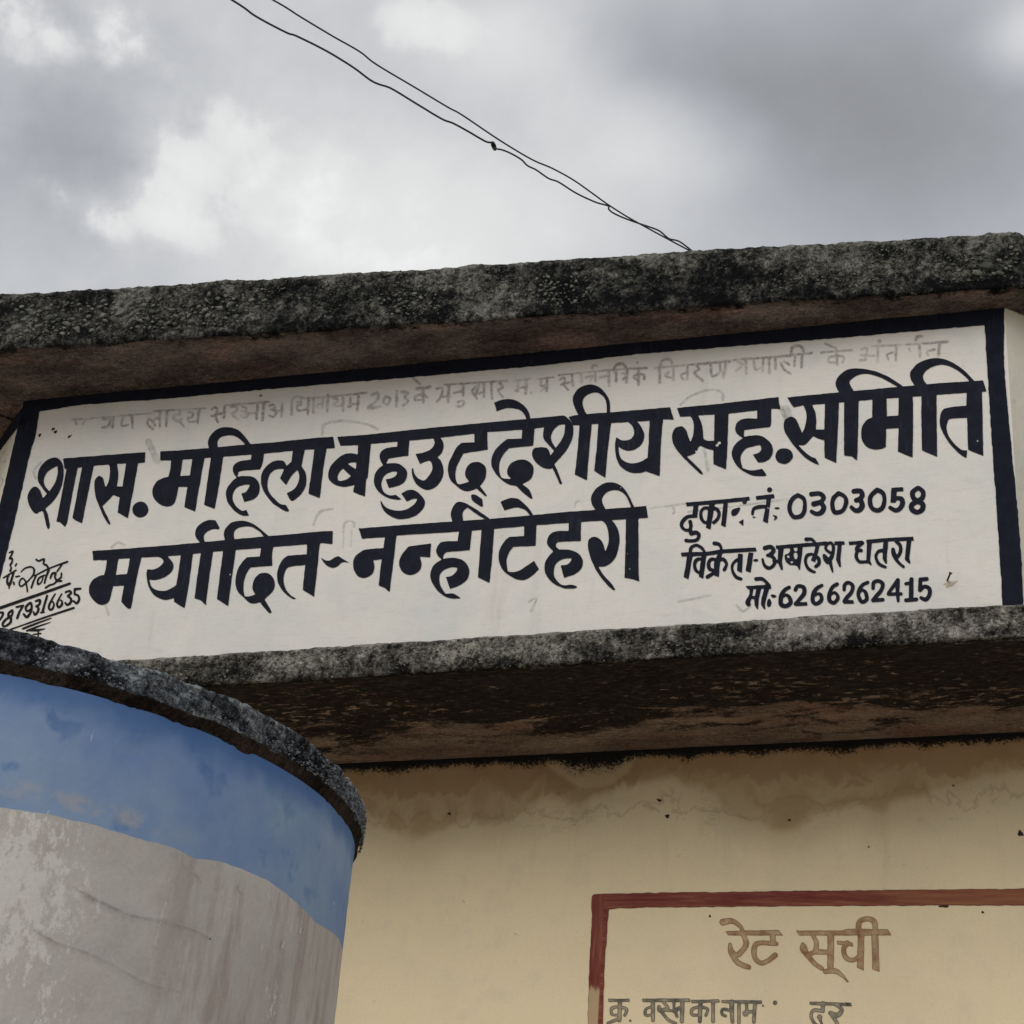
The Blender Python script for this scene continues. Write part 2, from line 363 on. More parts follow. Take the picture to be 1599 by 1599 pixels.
def mat_pillar(name, blue):
    m, k = newmat(name); p = k.pos(); x, y, z = k.sep(p)
    pv = k.vm('MULTIPLY', p, (1., 1., .18))
    if blue:
        n = k.noise(p, 5., 5, .55); n2 = k.noise(p, 16., 4, .55); nv = k.noise(pv, 24., 4, .6)
        c = k.mix(k.rng(n, .32, .68), (.15, .24, .45), (.26, .35, .49))
        c = k.mix(k.m('MULTIPLY', k.rng(n2, .56, .66), .6), c, (.075, .165, .38))
        c = k.mix(k.m('MULTIPLY', k.rng(k.noise(p, 8., 5, .6), .52, .66), .4), c, (.24, .34, .46))
        c = k.mix(k.m('MULTIPLY', k.rng(nv, .5, .75), .30), c, (.23, .33, .47))
        # rubbed streak near the lower edge where the plaster shows
        rub = k.m('MULTIPLY', k.rng(z, 2.196, 2.206), k.rng(z, 2.214, 2.228, 1., 0.))
        rub = k.m('MULTIPLY', rub, k.m('MULTIPLY', k.rng(k.noise(p, 22., 5, .65), .42, .60), k.rng(x, -.93, -1.0)))
        c = k.mix(k.m('MULTIPLY', rub, .6), c, (.38, .37, .38))
        cap_shade_z = k.m('ADD', z, k.m('MULTIPLY', k.m('SUBTRACT', n2, .5), .06))  # deeper blue at the top: the cap's soft shadow painted into the colour
        c = k.mix(k.m('MULTIPLY', k.rng(cap_shade_z, 2.295, 2.335), .75), c, (.045, .125, .33))
        fl = k.m('MULTIPLY', k.rng(k.noise(pv, 110., 3, .6), .70, .73), k.rng(k.noise(p, 7., 2), .5, .6))
        c = k.mix(k.m('MULTIPLY', fl, .8), c, (.45, .52, .60))
        finish(k, c, .8, k.m('ADD', k.noise(p, 45., 5, .6), k.noise(p, 9., 3)), .25, .004, spec=.15)
    else:
        n = k.noise(p, 6., 6, .6); n2 = k.noise(p, 40., 5, .65); nv = k.noise(pv, 26., 5, .65)
        c = k.mix(k.rng(n, .35, .65), (.44, .41, .385), (.52, .495, .47))
        c = k.mix(k.m('MULTIPLY', k.rng(k.noise(p, 12., 4, .6), .54, .70), .42), c, (.46, .375, .355))
        c = k.mix(k.m('MULTIPLY', k.rng(n2, .52, .75), .35), c, (.33, .315, .30))
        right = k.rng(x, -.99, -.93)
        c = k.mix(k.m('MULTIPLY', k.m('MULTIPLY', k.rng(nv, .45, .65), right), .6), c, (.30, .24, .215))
        # old whitewash left on the plaster, worn into flakes
        wz = k.m('ADD', k.attr('wash'), k.m('MULTIPLY', k.m('SUBTRACT', k.noise(k.vm('MULTIPLY', p, (1., 1., .55)), 80., 7, .8), .5), 3.6))
        c = k.mix(k.m('MULTIPLY', k.rng(wz, .66, .84), .8), c, (.66, .645, .605))
        fl = k.m('MULTIPLY', k.rng(k.noise(pv, 95., 4, .65), .66, .70), k.rng(k.noise(p, 8., 3), .46, .58))
        c = k.mix(k.m('MULTIPLY', fl, .75), c, (.66, .645, .61))
        gr = k.noise(p, 240., 4, .65)
        c = k.mix(k.rng(gr, .3, .7, .0, .22), c, k.vm('MULTIPLY', c, (.62, .62, .62)))
        c = k.mix(k.m('MULTIPLY', k.rng(k.noise(pv, 60., 5, .7), .56, .72), .25), c, (.58, .56, .53))
        pit = k.rng(k.voro(p, 26.), .045, .03)
        pit = k.m('MULTIPLY', pit, k.rng(k.noise(p, 13., 2), .5, .54))
        c = k.mix(k.m('MULTIPLY', pit, .85), c, (.07, .055, .05))
        finish(k, c, .85, k.m('ADD', k.m('MULTIPLY', k.noise(p, 70., 6, .65), .8), k.noise(p, 9., 3)), .3, .004, spec=.2)
    return m
M_blue = mat_pillar("pillar_blue_paint", True); M_shaft = mat_pillar("pillar_worn_plaster", False)
m, k = newmat("ground_dirt"); p = k.pos(); n = k.noise(p, 1.3, 8, .6)
finish(k, k.mix(k.rng(n, .35, .65), (.34, .29, .22), (.42, .37, .29)), .95, k.noise(p, 20., 6), .5, .01); M_ground = m
m, k = newmat("dark_wire"); finish(k, (.03, .03, .028), .6); M_wire = m
m, k = newmat("rusty_iron"); finish(k, k.mix(k.noise(k.pos(), 300.), (.03, .016, .01), (.10, .05, .03)), .8); M_rust = m
m, k = newmat("dark_mud"); finish(k, k.mix(k.noise(k.pos(), 300.), (.025, .012, .010), (.07, .035, .028)), .9); M_mud = m
m, k = newmat("bare_plaster_chip"); finish(k, (.50, .44, .36), .9, k.noise(k.pos(), 200., 4), .6, .003); M_chip = m


# ---------------------------------------------------------------- ink: brush lettering traced as outlines and strokes
def crom(pts,closed,n=6):
    # pts list of (vals, sharp)
    P=np.array([p for p,_ in pts],float); S=[s for _,s in pts]; N=len(P); out=[]
    m=N if closed else N-1
    for i in range(m):
        a,b=P[i],P[(i+1)%N]
        p0=P[i-1] if (closed or i>0) else a
        p3=P[(i+2)%N] if (closed or i+2<N) else b
        if S[i]: p0=a
        if S[(i+1)%N]: p3=b
        if S[i] and S[(i+1)%N]: out.append(a); continue
        for k in range(n):
            t=k/n
            out.append(.5*((2*a)+(b-p0)*t+(2*p0-5*a+4*b-p3)*t*t+(3*a-p0-3*b+p3)*t**3))
    if not closed: out.append(P[-1])
    return np.array(out)
def parse(txt):
    items=[];cur=None;T=(0,0,1)
    for l in txt.strip().split('\n'):
        w=l.split()
        if l[0]=='@': cur=(w[0][1:],w[1],int(w[2]),[]); items.append(cur); continue
        if w[0]=='T': T=(float(w[1]),float(w[2]),float(w[3])); continue
        neg=w[0][0]=='-'; k=w[0].lstrip('-'); pts=[]
        for q in w[1:]:
            sh=q.endswith('!'); v=[float(z) for z in q.rstrip('!').split(',')]
            v[0]=v[0]/T[2]+T[0]; v[1]=v[1]/T[2]+T[1]
            if len(v)>2: v[2]/=T[2]
            pts.append((v,sh))
        if k=='O':
            (x,y,r),_=pts[0]; a=np.linspace(0,2*np.pi,20)[:-1]
            cur[3].append((neg,'P',np.c_[x+r*np.cos(a),y+r*np.sin(a)]))
        elif k=='P': cur[3].append((neg,'P',np.array([p for p,_ in pts])))
        elif k in 'GC': cur[3].append((neg,'P',crom(pts,True)))
        elif k=='L': cur[3].append((neg,'S',np.array([p for p,_ in pts])))
        elif k=='K':
            q=np.array([p for p,_ in pts]);h=q[:,2]*.52
            q[-1,1]+=0; Lf=np.c_[q[:,0]-h,q[:,1]-h*.25];Rt=np.c_[q[:,0]+h,q[:,1]]
            Lf[-1,1]+=h[-1]*.35;Rt[-1,1]+=h[-1]*1.0
            cur[3].append((neg,'P',np.r_[Lf,Rt[::-1]]))
        elif k=='J':
            q=np.array([p for p,_ in pts]);h=q[:,2]*.5
            Lf=np.c_[q[:,0],q[:,1]-h];Rt=np.c_[q[:,0],q[:,1]+h]
            Lf[0,0]-=h[0]*.7;Rt[0,0]-=h[0]*.4;Lf[-1,0]+=h[-1]*.2;Rt[-1,0]+=h[-1]*.6
            cur[3].append((neg,'P',np.r_[Lf,Rt[::-1]]))
        elif k=='S': cur[3].append((neg,'S',crom(pts,False)))
    return items
def sdf_prim(kind,P,gx,gy):
    if kind=='P':
        d=np.full(gx.shape,1e9); ins=np.zeros(gx.shape,bool); N=len(P)
        for i in range(N):
            a=P[i];b=P[(i+1)%N];e=b-a;L=(e*e).sum()+1e-12
            t=np.clip(((gx-a[0])*e[0]+(gy-a[1])*e[1])/L,0,1)
            d=np.minimum(d,np.hypot(gx-a[0]-t*e[0],gy-a[1]-t*e[1]))
            if a[1]!=b[1]:
                c=((a[1]>gy)!=(b[1]>gy))&(gx<(b[0]-a[0])*(gy-a[1])/(b[1]-a[1])+a[0]); ins^=c
        return np.where(ins,-d,d)
    d=np.full(gx.shape,1e9)
    for i in range(len(P)-1):
        a=P[i];b=P[i+1];e=b[:2]-a[:2];L=(e*e).sum()+1e-12
        t=np.clip(((gx-a[0])*e[0]+(gy-a[1])*e[1])/L,0,1)
        d=np.minimum(d,np.hypot(gx-a[0]-t*e[0],gy-a[1]-t*e[1])-.5*(a[2]+t*(b[2]-a[2])))
    return d
def raster(prims,h):
    lo=np.array([1e9,1e9]);hi=-lo
    for neg,k,P in prims:
        if neg: continue
        m=P[:,2].max()/2 if k=='S' else 0
        lo=np.minimum(lo,P[:,:2].min(0)-m);hi=np.maximum(hi,P[:,:2].max(0)+m)
    lo=np.floor(lo)-3;hi=np.ceil(hi)+3
    xs=np.arange(lo[0],hi[0]+h,h);ys=np.arange(lo[1],hi[1]+h,h)
    D=np.full((len(ys),len(xs)),5.)
    for neg,k,P in prims:
        m=(P[:,2].max()/2 if k=='S' else 0)+4
        a=P[:,:2].min(0)-m;b=P[:,:2].max(0)+m
        i0,i1=np.searchsorted(xs,[a[0],b[0]]);j0,j1=np.searchsorted(ys,[a[1],b[1]])
        if i1<=i0 or j1<=j0: continue
        gx,gy=np.meshgrid(xs[i0:i1],ys[j0:j1]); d=np.clip(sdf_prim(k,P,gx,gy),-60,5.)
        s=D[j0:j1,i0:i1]
        D[j0:j1,i0:i1]=np.maximum(s,-d) if neg else np.minimum(s,d)
    return xs,ys,D
def contour(xs,ys,D):
    """marching squares -> verts, faces, sdf at verts; full cells merged into runs"""
    H,W=D.shape; V=[];val=[];F=[];vid={};eid={}
    def vert(j,i):
        k=(j,i)
        if k not in vid: vid[k]=len(V); V.append((xs[i],ys[j])); val.append(D[j,i])
        return vid[k]
    def edge(j,i,j2,i2):
        k=(j,i,j2,i2)
        if k not in eid:
            t=D[j,i]/(D[j,i]-D[j2,i2]); eid[k]=len(V)
            V.append((xs[i]+t*(xs[i2]-xs[i]),ys[j]+t*(ys[j2]-ys[j]))); val.append(0.)
        return eid[k]
    I=D<0
    cnt=I[:-1,:-1].astype(int)+I[1:,:-1]+I[:-1,1:]+I[1:,1:]
    for j in range(H-1):
        row=cnt[j]; nz=np.nonzero(row)[0]
        p=0
        while p<len(nz):
            i=nz[p]
            if row[i]==4:
                q=p
                while q+1<len(nz) and nz[q+1]==nz[q]+1 and row[nz[q+1]]==4 and nz[q+1]-i<4 and D[j,i]<-3 and D[j+1,i]<-3 and D[j,nz[q+1]+1]<-3: q+=1
                i2=nz[q]+1
                F.append((vert(j,i),vert(j,i2),vert(j+1,i2),vert(j+1,i))); p=q+1; continue
            c=[(j,i),(j,i+1),(j+1,i+1),(j+1,i)]; poly=[]
            for k in range(4):
                a=c[k];b=c[(k+1)%4]
                if I[a]: poly.append(vert(*a))
                if I[a]!=I[b]: poly.append(edge(*(a+b)) if a<b else edge(*(b+a)))
            if len(poly)>=3: F.append(tuple(poly))
            p+=1
    return V,F,val

TEXT = '''
@word paint 0
T 40 660 8
G 120,803 175,835 205,900 218,945! 270,890! 215,825 165,750 153,680 165,600 215,520 290,460 375,437 430,465 470,530 478,620 468,720 440,830 390,930 330,1005 250,1075! 280,1150 300,1240 305,1300 290,1335 270,1315 250,1230 230,1140 212,1105! 175,1115 140,1140 100,1120 55,1050 27,960 35,890 70,830
-G 400,545! 345,570 275,620 240,680 230,740 250,800 300,860! 350,790 390,700 405,620
P 468,450 1500,371 1493,503 1400,508 1140,517 860,541 515,582 490,580
P 520,560 657,550 590,880 522,1255 494,1307 435,1248 388,1238 405,1150 460,870
P 715,530 856,530 780,900 708,1262 610,1212 588,1190
G 930,668 970,700 985,760 1003,815! 1035,750 1055,660 1055,580 1040,500! 1140,500! 1158,600 1160,680 1142,798! 1215,800! 1260,500! 1410,500! 1350,830 1280,1197! 1150,1125! 1180,935! 1095,905! 1040,970 962,1045! 1000,1130 1060,1255 1040,1270 990,1200 935,1080 880,940 865,820 868,730 900,680
O 1437,1088,100
@word paint 0
T 230 640 8
P 165,520 300,517 760,481 1300,430 1600,407 2130,350 2328,338 2345,480 2245,487 1970,500 1470,548 955,588 570,615 300,635 165,637
G 300,600! 290,740 267,840! 200,855 120,900 70,990 75,1080 120,1150 190,1195 270,1210 330,1180 365,1100 392,965! 505,965! 465,1220! 600,1275! 640,1040 720,590! 570,600! 535,820! 415,828! 450,600!
P 800,580 955,575 890,1000 845,1240 712,1188
G 775,500! 762,400 795,320 880,245 980,220 1080,230 1180,290 1300,440! 1230,440! 1160,370 1080,325 1000,322 920,345 880,400 885,485!
G 1310,545! 1460,540! 1440,680 1410,745! 1170,768 1140,800 1130,838! 1200,830 1300,835 1370,870 1408,960 1395,1050 1330,1120 1215,1152! 1175,1045! 1240,1025 1285,940! 1220,940 1130,970 1080,1040 1070,1120 1110,1200 1180,1260 1240,1255! 1275,1325! 1180,1320 1080,1250 1010,1160 985,1070 1000,980 1060,900 1120,850! 1085,800 1070,745 1090,690 1160,645 1300,625!
T 400 640 8
G 385,705! 350,645 280,635 200,655 120,720 75,800 62,880 80,980 130,1070 200,1160 290,1225 380,1270 415,1262! 375,1190! 310,1180 240,1120 170,1040 145,960 150,880 180,800 240,750 310,740 350,747!
G 465,495! 445,650! 380,705! 350,750 300,860! 378,940! 440,830 520,750! 540,820 530,900 480,990 385,1045! 430,1130 470,1135 550,1070 610,980 632,880 620,790 570,705! 612,485!
P 735,475 885,475 840,740 798,1108 655,1050 690,800
@word paint 0
T 570 620 8
P -345,500 0,475 850,385 1600,315 2450,237 2450,345 2100,400 1530,440 930,512 545,548 75,588 -80,603 -305,612
T 400 640 8
P 1280,420 1437,420 1400,840 1378,870 1362,1088 1213,1030 1235,940 1260,700
G 1270,560! 1200,545 1110,555 1010,620 940,700 908,780 905,850 940,905 1010,945 1100,965 1170,955 1240,940! 1290,800!
-P 1145,675 1190,660 1255,662 1248,745
-G 1085,735! 1190,830! 1130,875 1060,890 1030,885! 1022,840 1045,780
T 570 620 8
G 410,540! 557,535! 545,735! 295,770! 265,835! 380,828 460,855 520,920 528,990 490,1070 400,1115 300,1140! 260,1030! 350,1010 395,975 405,935! 340,935 260,970 220,1030 210,1110 240,1190 310,1230 390,1225! 460,1280! 400,1285 300,1265 200,1210 135,1130 115,1050 130,960 170,900 230,855! 195,790 185,730 220,670 290,635 405,625!
G 455,1210! 530,1170 600,1162 670,1200 740,1280 750,1340 710,1420 620,1490 500,1525 390,1520 290,1470 220,1390 195,1305 205,1300! 250,1370 330,1410 430,1425 530,1400 620,1340 660,1270! 600,1275 525,1310!
G 850,505! 940,505! 975,560 985,630 960,700 905,755! 950,800 980,880 975,990 930,1080 860,1140 780,1162 700,1135 630,1070 595,980 590,900 605,895! 620,960 670,1020 740,1045 800,990 840,920 840,850 810,800 750,810 690,840! 635,715! 750,690 830,650 870,590 865,540
G 1370,455! 1530,430! 1535,660! 1235,705! 1180,800 1140,900 1135,1000 1155,1075 1200,1090 1305,1060! 1260,1000 1255,930 1290,860 1350,820 1430,818 1500,860 1518,940 1500,1030 1440,1115! 1525,1230! 1500,1235 1395,1145! 1350,1165 1270,1180 1200,1155 1130,1100 1070,1040 1040,940 1050,830 1100,720 1150,630 1210,575! 1370,568!
G 1340,1222 1390,1225 1465,1275! 1480,1370! 1440,1365 1350,1300 1330,1250
T 720 600 8
G 770,530! 922,530! 905,770! 600,800! 530,880 485,980 480,1080 510,1170 600,1185 625,1178! 585,1130 580,1070 620,1000 690,955 780,945 860,975 905,1040 905,1110 870,1190 770,1250! 860,1330 897,1430! 860,1425 770,1350 690,1270! 600,1255 510,1195 430,1110 385,1020 385,930 420,840 490,760 580,685! 760,680!
G 418,235! 520,195 620,190 710,215 800,280 850,360 872,445! 820,445! 780,360 710,315 620,300 540,310 448,340!
G 1150,410! 1250,395 1300,400 1365,455 1403,540 1402,640 1370,740 1310,840 1240,920 1170,1000! 1210,1090 1265,1240! 1235,1245 1180,1120 1140,1045! 1120,1060 1040,1050 960,1000 905,930 890,860 915,805 960,792 1030,790 1090,815 1120,890! 1165,835! 1080,740 1035,680 1030,600 1045,530!
-G 1305,505! 1230,510 1170,560 1130,630 1130,700 1185,800! 1250,710 1290,620
T 880 590 8
P 62,490 200,462 580,435 1335,370 1380,523 1245,520 1080,537 600,567 200,592 125,592
P 205,570 358,570 330,850 295,1283 145,1210 180,880
P 440,555 600,555 555,900 525,1250 385,1165 420,860
G 200,485! 150,390 120,300 130,220 190,140 280,95 370,88 450,120 530,200 580,300 580,450! 545,450! 540,330 510,250 450,195 380,188 300,215 250,270 245,350 270,420 312,475!
G 910,535! 970,610 1010,700 1000,790 950,860 870,905 800,912 730,890 692,862! 700,950 730,1020 800,1060 880,1070 970,1050 1055,1000! 1080,510! 1247,510! 1220,850 1205,1232! 1030,1168! 960,1190 870,1190 780,1160 700,1090 660,990 645,880 650,800 665,745! 720,780 790,785 850,760 885,700 870,620 830,570 780,540!
@word paint 0
T 1040 560 8
P 138,618 600,575 1410,483 1415,560 1435,632 1320,628 1145,648 790,690 400,712 300,722 180,728
G 300,705! 340,780 350,860 340,960 310,1045! 290,1000 260,910 220,860 180,850 110,880 78,960 85,1040 130,1130 200,1215 300,1320 420,1430 465,1448! 440,1400 350,1310 260,1225! 370,1180 410,1110 430,1090! 520,1130 595,1145! 595,1320! 755,1388! 770,1100 785,670! 610,690! 605,1028! 530,1030 470,1010! 465,900 440,790 400,705!
-O 642,1083,19
-O 668,1055,20
-O 376,1160,12
G 1145,635! 1320,620! 1315,820 1290,860! 1000,890 980,910 977,980! 1060,965 1150,960 1230,985 1310,1060 1340,1150 1310,1240 1240,1290 1155,1300! 1088,1200! 1160,1180 1195,1130 1180,1080! 1100,1095 1000,1130 945,1200 935,1270 960,1370! 1040,1395 1130,1395 1205,1378! 1255,1450 1240,1468 1130,1470 1030,1440 930,1380 860,1300 825,1200 840,1120 890,1050 965,995! 890,940 868,880 885,810 940,765 1020,750 1140,752!
C 1478,1122 1560,1150 1588,1222 1550,1290 1480,1318 1400,1290 1370,1222 1400,1150
@word paint 0
T 1200 550 8
P 238,568 870,505 1600,438 2200,385 2685,355 2725,492 2100,535 1800,560 1480,580 1120,610 880,630 550,660 440,665 315,695
G 430,645! 475,760 475,860 450,960 422,1010! 400,950 360,860 320,820 270,812 210,850 195,920 210,1000 270,1100 340,1190 430,1290 520,1360 640,1415! 590,1325! 540,1310 450,1240 375,1160! 450,1160 510,1110 565,1050! 630,1085 700,1100! 705,1320! 850,1390! 870,1000 885,610! 710,640! 700,970! 595,968! 600,860 590,760 545,650!
P 950,610 1130,590 1125,900 1115,1300 1108,1358 1040,1305 948,1292 948,900
G 885,505! 845,420 850,350 900,280 980,225 1080,207 1200,212 1340,243 1480,298 1600,370 1690,436! 1630,442! 1500,368 1380,310 1250,275 1160,278 1080,310 1020,365 1030,420 1072,495!
G 1300,590! 1300,815! 1230,850 1175,930 1160,1030 1180,1120 1240,1190 1340,1218 1420,1210 1470,1185! 1475,960! 1630,950! 1620,1245! 1805,1318! 1812,820 1805,545! 1630,560! 1625,795! 1482,805! 1480,570!
T 1350 540 8
P 715,620 905,600 905,900 912,1390 720,1310 712,900
G 640,510! 590,440 572,370 590,310 660,230 760,180 880,158 980,165 1100,210 1220,290 1320,380 1375,445! 1320,450! 1230,360 1130,290 1020,245 930,243 820,280 750,340 735,400 760,460 810,500!
G 1280,580! 1470,570! 1478,900 1488,1378! 1295,1300! 1285,900! 1080,915 1040,960 1030,1040 1060,1140 1130,1230 1210,1300 1288,1310! 1275,1408! 1200,1360 1080,1240 1000,1120 950,1010 945,900 970,820 1040,775 1275,750!
-O 1415,1190,11
@word paint 0
T 300 780 8
P -1245,645 -800,615 -130,562 0,550 500,500 1140,445 1600,403 1760,395 1758,562 1640,545 1440,562 1020,595 550,632 270,655 -140,697 -400,715 -910,742 -1060,757 -1230,762
T 130 800 8
G 305,580! 285,700 265,787! 200,800 120,850 78,930 80,1020 130,1100 190,1150 250,1158 320,1120 350,1030 378,925! 512,918! 478,1120! 560,1205 600,1200! 660,880 735,545! 590,560! 550,775! 410,785! 445,565!
G 1030,530! 1100,600 1130,670 1110,740 1040,800 960,835 880,848 827,840! 850,920 910,970 1000,985 1080,965 1165,910! 1225,525! 1375,510! 1330,850 1268,1200! 1135,1120! 1135,1075! 1040,1095 960,1080 880,1030 825,940 800,840 795,760 805,715! 880,715 960,680 1005,620 970,570 890,545!
T 300 780 8
P 115,645 268,635 220,950 175,1320 105,1260 32,1238 70,950
G 105,545! 60,490 40,430 60,360 120,300 200,262 295,262! 345,355! 335,375! 250,375 180,410 150,460 160,540!
P 390,635 550,620 500,980 452,1335 370,1280 313,1245 350,950
G 412,510! 400,430 430,350 500,290 600,270 700,280 800,330 890,400 970,470! 905,472! 840,400 760,350 680,338 600,350 540,390 525,440 535,510!
-O 478,938,12
G 870,580! 1020,580! 1002,700 1003,828! 735,850! 680,930 650,1030 645,1130 660,1210! 720,1212 795,1188! 760,1120 765,1040 800,970 860,925 930,920 1000,960 1035,1030 1030,1110 980,1180 905,1250! 990,1390 985,1418 960,1415 900,1350 850,1285! 780,1302 710,1285 640,1220 570,1150 545,1050 560,920 610,810 690,725! 850,715!
G 1440,545! 1600,540! 1565,880 1528,1220! 1385,1130! 1415,820! 1240,840 1180,870 1150,950 1150,1040 1180,1130 1240,1200 1305,1240! 1260,1243 1180,1190 1110,1110 1070,1020 1065,920 1090,830 1140,750 1200,705! 1435,688!
@word paint 0
T 460 780 8
G 330,722! 380,760 440,765 500,730 550,708! 620,755 705,800! 640,785 590,790 540,835 480,855 420,835 370,790
@word paint 0
T 620 760 8
P -475,525 0,487 680,438 1160,405 1600,368 2180,312 2480,292 3040,250 3118,240 3128,330 3142,390 3020,400 2570,425 2300,442 2150,455 1745,482 1215,530 780,562 0,612 -145,632 -435,652
T 460 780 8
G 1135,455! 1277,450! 1245,720 1190,1160! 1130,1108! 1052,1075! 1090,750! 985,760! 1002,830 985,910 930,965 860,983 790,955 745,880 735,790 765,710 840,650 910,625 1115,610!
T 620 760 8
G 150,750! 300,730 430,712! 415,885! 290,878! 308,960 290,1040 230,1090 160,1105 80,1075 35,1000 35,920 70,840
G 780,545! 940,535! 910,795! 620,818! 585,850 577,908! 660,892 760,898 850,940 900,1020 905,1090 870,1170 780,1235 665,1280! 612,1130! 690,1115 745,1060 755,1015! 680,1010 600,1035 545,1090 530,1160 550,1250 610,1340! 710,1340 800,1395! 700,1400 600,1370 510,1300 440,1200 420,1110 440,1020 490,960 560,912! 505,850 492,790 520,730 580,690 760,680!
P 1060,520 1217,515 1195,850 1158,1205 1012,1135 1035,850
G 695,450! 675,350 695,270 740,210 790,190 860,210 960,265 1165,405! 1100,408! 990,340 880,262! 840,300 822,350 830,435!
G 1590,485! 1745,475! 1735,740! 1455,752! 1400,830 1370,930 1385,1060! 1450,1072 1540,1045 1640,980 1715,930! 1777,1032! 1680,1120 1590,1167 1500,1160 1420,1120 1340,1060 1290,980 1270,880 1290,780 1350,680 1410,632! 1590,620!
G 1295,190! 1400,150 1480,145 1540,170 1610,230 1670,300 1708,368! 1655,350! 1610,300 1550,272 1480,262 1345,297!
T 800 740 8
G 710,600! 862,590! 858,840! 600,850 555,870 548,910 590,950! 690,948 790,975 860,1030 885,1110 860,1190 770,1260 650,1300! 605,1145! 690,1135 735,1090 740,1055! 670,1060 590,1090 540,1140 522,1210 530,1290 590,1365 650,1395 740,1388 820,1410! 790,1430 680,1435 590,1410 490,1350 420,1250 405,1160 430,1070 515,970! 450,900 435,850 460,780 510,735 570,718 705,715!
G 1110,575! 1230,565! 1300,650 1340,770 1335,900 1300,1030 1240,1110 1160,1158 1075,1160! 1140,1260 1240,1370 1290,1448! 1260,1450 1170,1370 1070,1240 1000,1100 955,960 950,850 985,800 1040,790 1100,820 1140,880 1165,970! 1200,880 1205,770 1190,680 1160,620
P 1422,545 1577,540 1580,900 1582,1250 1592,1350 1520,1320 1405,1300 1418,900
G 1050,460! 1000,390 985,320 1010,240 1080,160 1180,112 1280,115 1370,160 1450,260 1528,418! 1485,420! 1440,310 1380,235 1290,205 1200,225 1140,280 1125,350 1170,450!
-O 1358,172,9
-O 1442,1000,8
-O 1470,1190,10
@word paint 0
T 1050 740 8
J 190,385,50 700,340,50 960,310,48
K 300,390,60 283,525,60
S 285,530,45 190,540,45 130,600,48 120,660,45 160,700,40 215,705,40
S 225,600,50 235,650,45 225,700,50 240,740,60
S 240,750,50 300,735,50 335,770,45 310,825,45 240,840,45 175,835,45
K 500,370,70 450,670,55
S 460,430,40 400,430,40 360,480,40 365,560,45 410,610,40 460,600,35
S 490,440,40 550,440,45 585,490,45 570,560,45 520,610,45
K 670,370,55 640,640,55
C 745,460 790,435 850,425 825,490 790,525 745,520
G 870,335! 940,325! 925,380! 885,378!
P 828,605 895,562 887,655
@word paint 0
T 1050 740 8
J 1060,305,50 1265,280,50
K 1210,290,55 1195,405,50
K 1190,435,50 1165,590,60
S 1170,410,45 1090,415,50 1020,440,40 1003,505,32
C 1000,540 1020,535 1050,545 1020,552
O 1217,202,32
C 1275,430 1310,418 1345,430 1310,446
S 1262,520,15 1300,545,34 1275,578,14
@number paint 0
T 1200 730 8
S 370,350,55 300,400,55 265,500,55 290,590,55 350,625,55 430,590,55 460,480,50 440,390,50 370,350,55
S 540,335,60 640,330,56 690,375,60 660,430,56 570,458,66
S 660,440,56 695,500,64 665,565,60 600,582,54 540,550,46
S 880,325,55 820,380,55 800,460,55 820,550,55 870,565,55 940,530,55 975,430,55 950,360,50 880,325,55
S 1070,300,60 1150,298,64 1175,345,66 1150,390,60 1100,410,60
S 1150,400,60 1175,470,66 1145,530,64 1090,540,56 1040,500,52
S 1360,283,55 1290,350,55 1270,430,58 1300,510,55 1370,540,58 1430,500,58 1453,400,50 1430,320,55 1360,283,55
T 1300 730 8
P 738,255 885,248 893,300 808,305 795,440 728,440
S 755,415,55 800,388,52 865,395,58 878,450,64 845,515,60 790,538,54 725,505,48
S 1065,262,58 1005,310,62 1015,380,62 1065,415,60 1125,380,62 1135,310,60 1090,265,56 1065,262,58
S 1065,425,60 995,470,62 1000,530,66 1065,562,60 1125,525,64 1130,460,62 1065,425,60
@word paint 0
T 1050 740 8
S 230,990,40 235,930,40 300,893,40 370,930,40 412,990,35
J 125,1010,50 420,1000,50 640,970,50 1040,945,50
K 225,1010,65 175,1290,60
K 400,1010,60 360,1285,55
S 400,1070,40 320,1070,45 280,1130,45 300,1210,40 350,1240,35
K 600,990,50 560,1120,70 555,1265,60
S 560,1080,40 490,1070,45 455,1120,45 470,1190,45 530,1210,40
S 580,1080,45 640,1070,45 680,1130,40 650,1200,45
S 540,1230,40 440,1290,45
S 525,870,50 580,880,45 610,920,35 615,970,35
K 855,1005,60 840,1210,60
S 840,1070,45 790,1090,40 750,1150,35 760,1230,40 800,1290,45 860,1315,40
K 985,990,58 950,1210,60
C 1010,1080 1045,1065 1080,1080 1040,1100
@word paint 0
T 1050 740 8
S 1160,930,55 1230,915,50 1270,960,50 1230,1010,55 1190,1020,40
S 1230,1020,45 1280,1070,45 1270,1140,45 1210,1180,45 1150,1140,40 1130,1070,30
S 1270,1090,40 1340,1100,40
L 1360,930,70 1345,1100,55 1370,1190,28
T 1200 730 8
J 110,1000,45 400,975,45 730,948,45
L 400,1000,65 380,1200,55 390,1270,24
G 262,1000! 312,1000! 335,1050 378,1045! 378,1245! 330,1225 270,1220 225,1185 205,1135 212,1090 250,1080 275,1040
-C 320,1075 355,1065 368,1110 350,1150 325,1130
-C 275,1178 300,1170 312,1188 290,1200
-C 232,1105 258,1098 268,1125 248,1135
S 475,900,45 540,900,45 585,940,35 600,980,40
K 620,980,45 600,1060,45 560,1160,48
S 545,1085,35 490,1100,40 465,1170,40 490,1250,40 540,1295,40 580,1308,35
S 590,1110,40 630,1140,45 635,1200,45 595,1240,45
S 775,1070,35 720,1020,35 735,965,40 785,945,40 815,1000,40 805,1080,45 770,1150,60 720,1150,60
C 680,1090 720,1090 770,1160 740,1215 690,1160
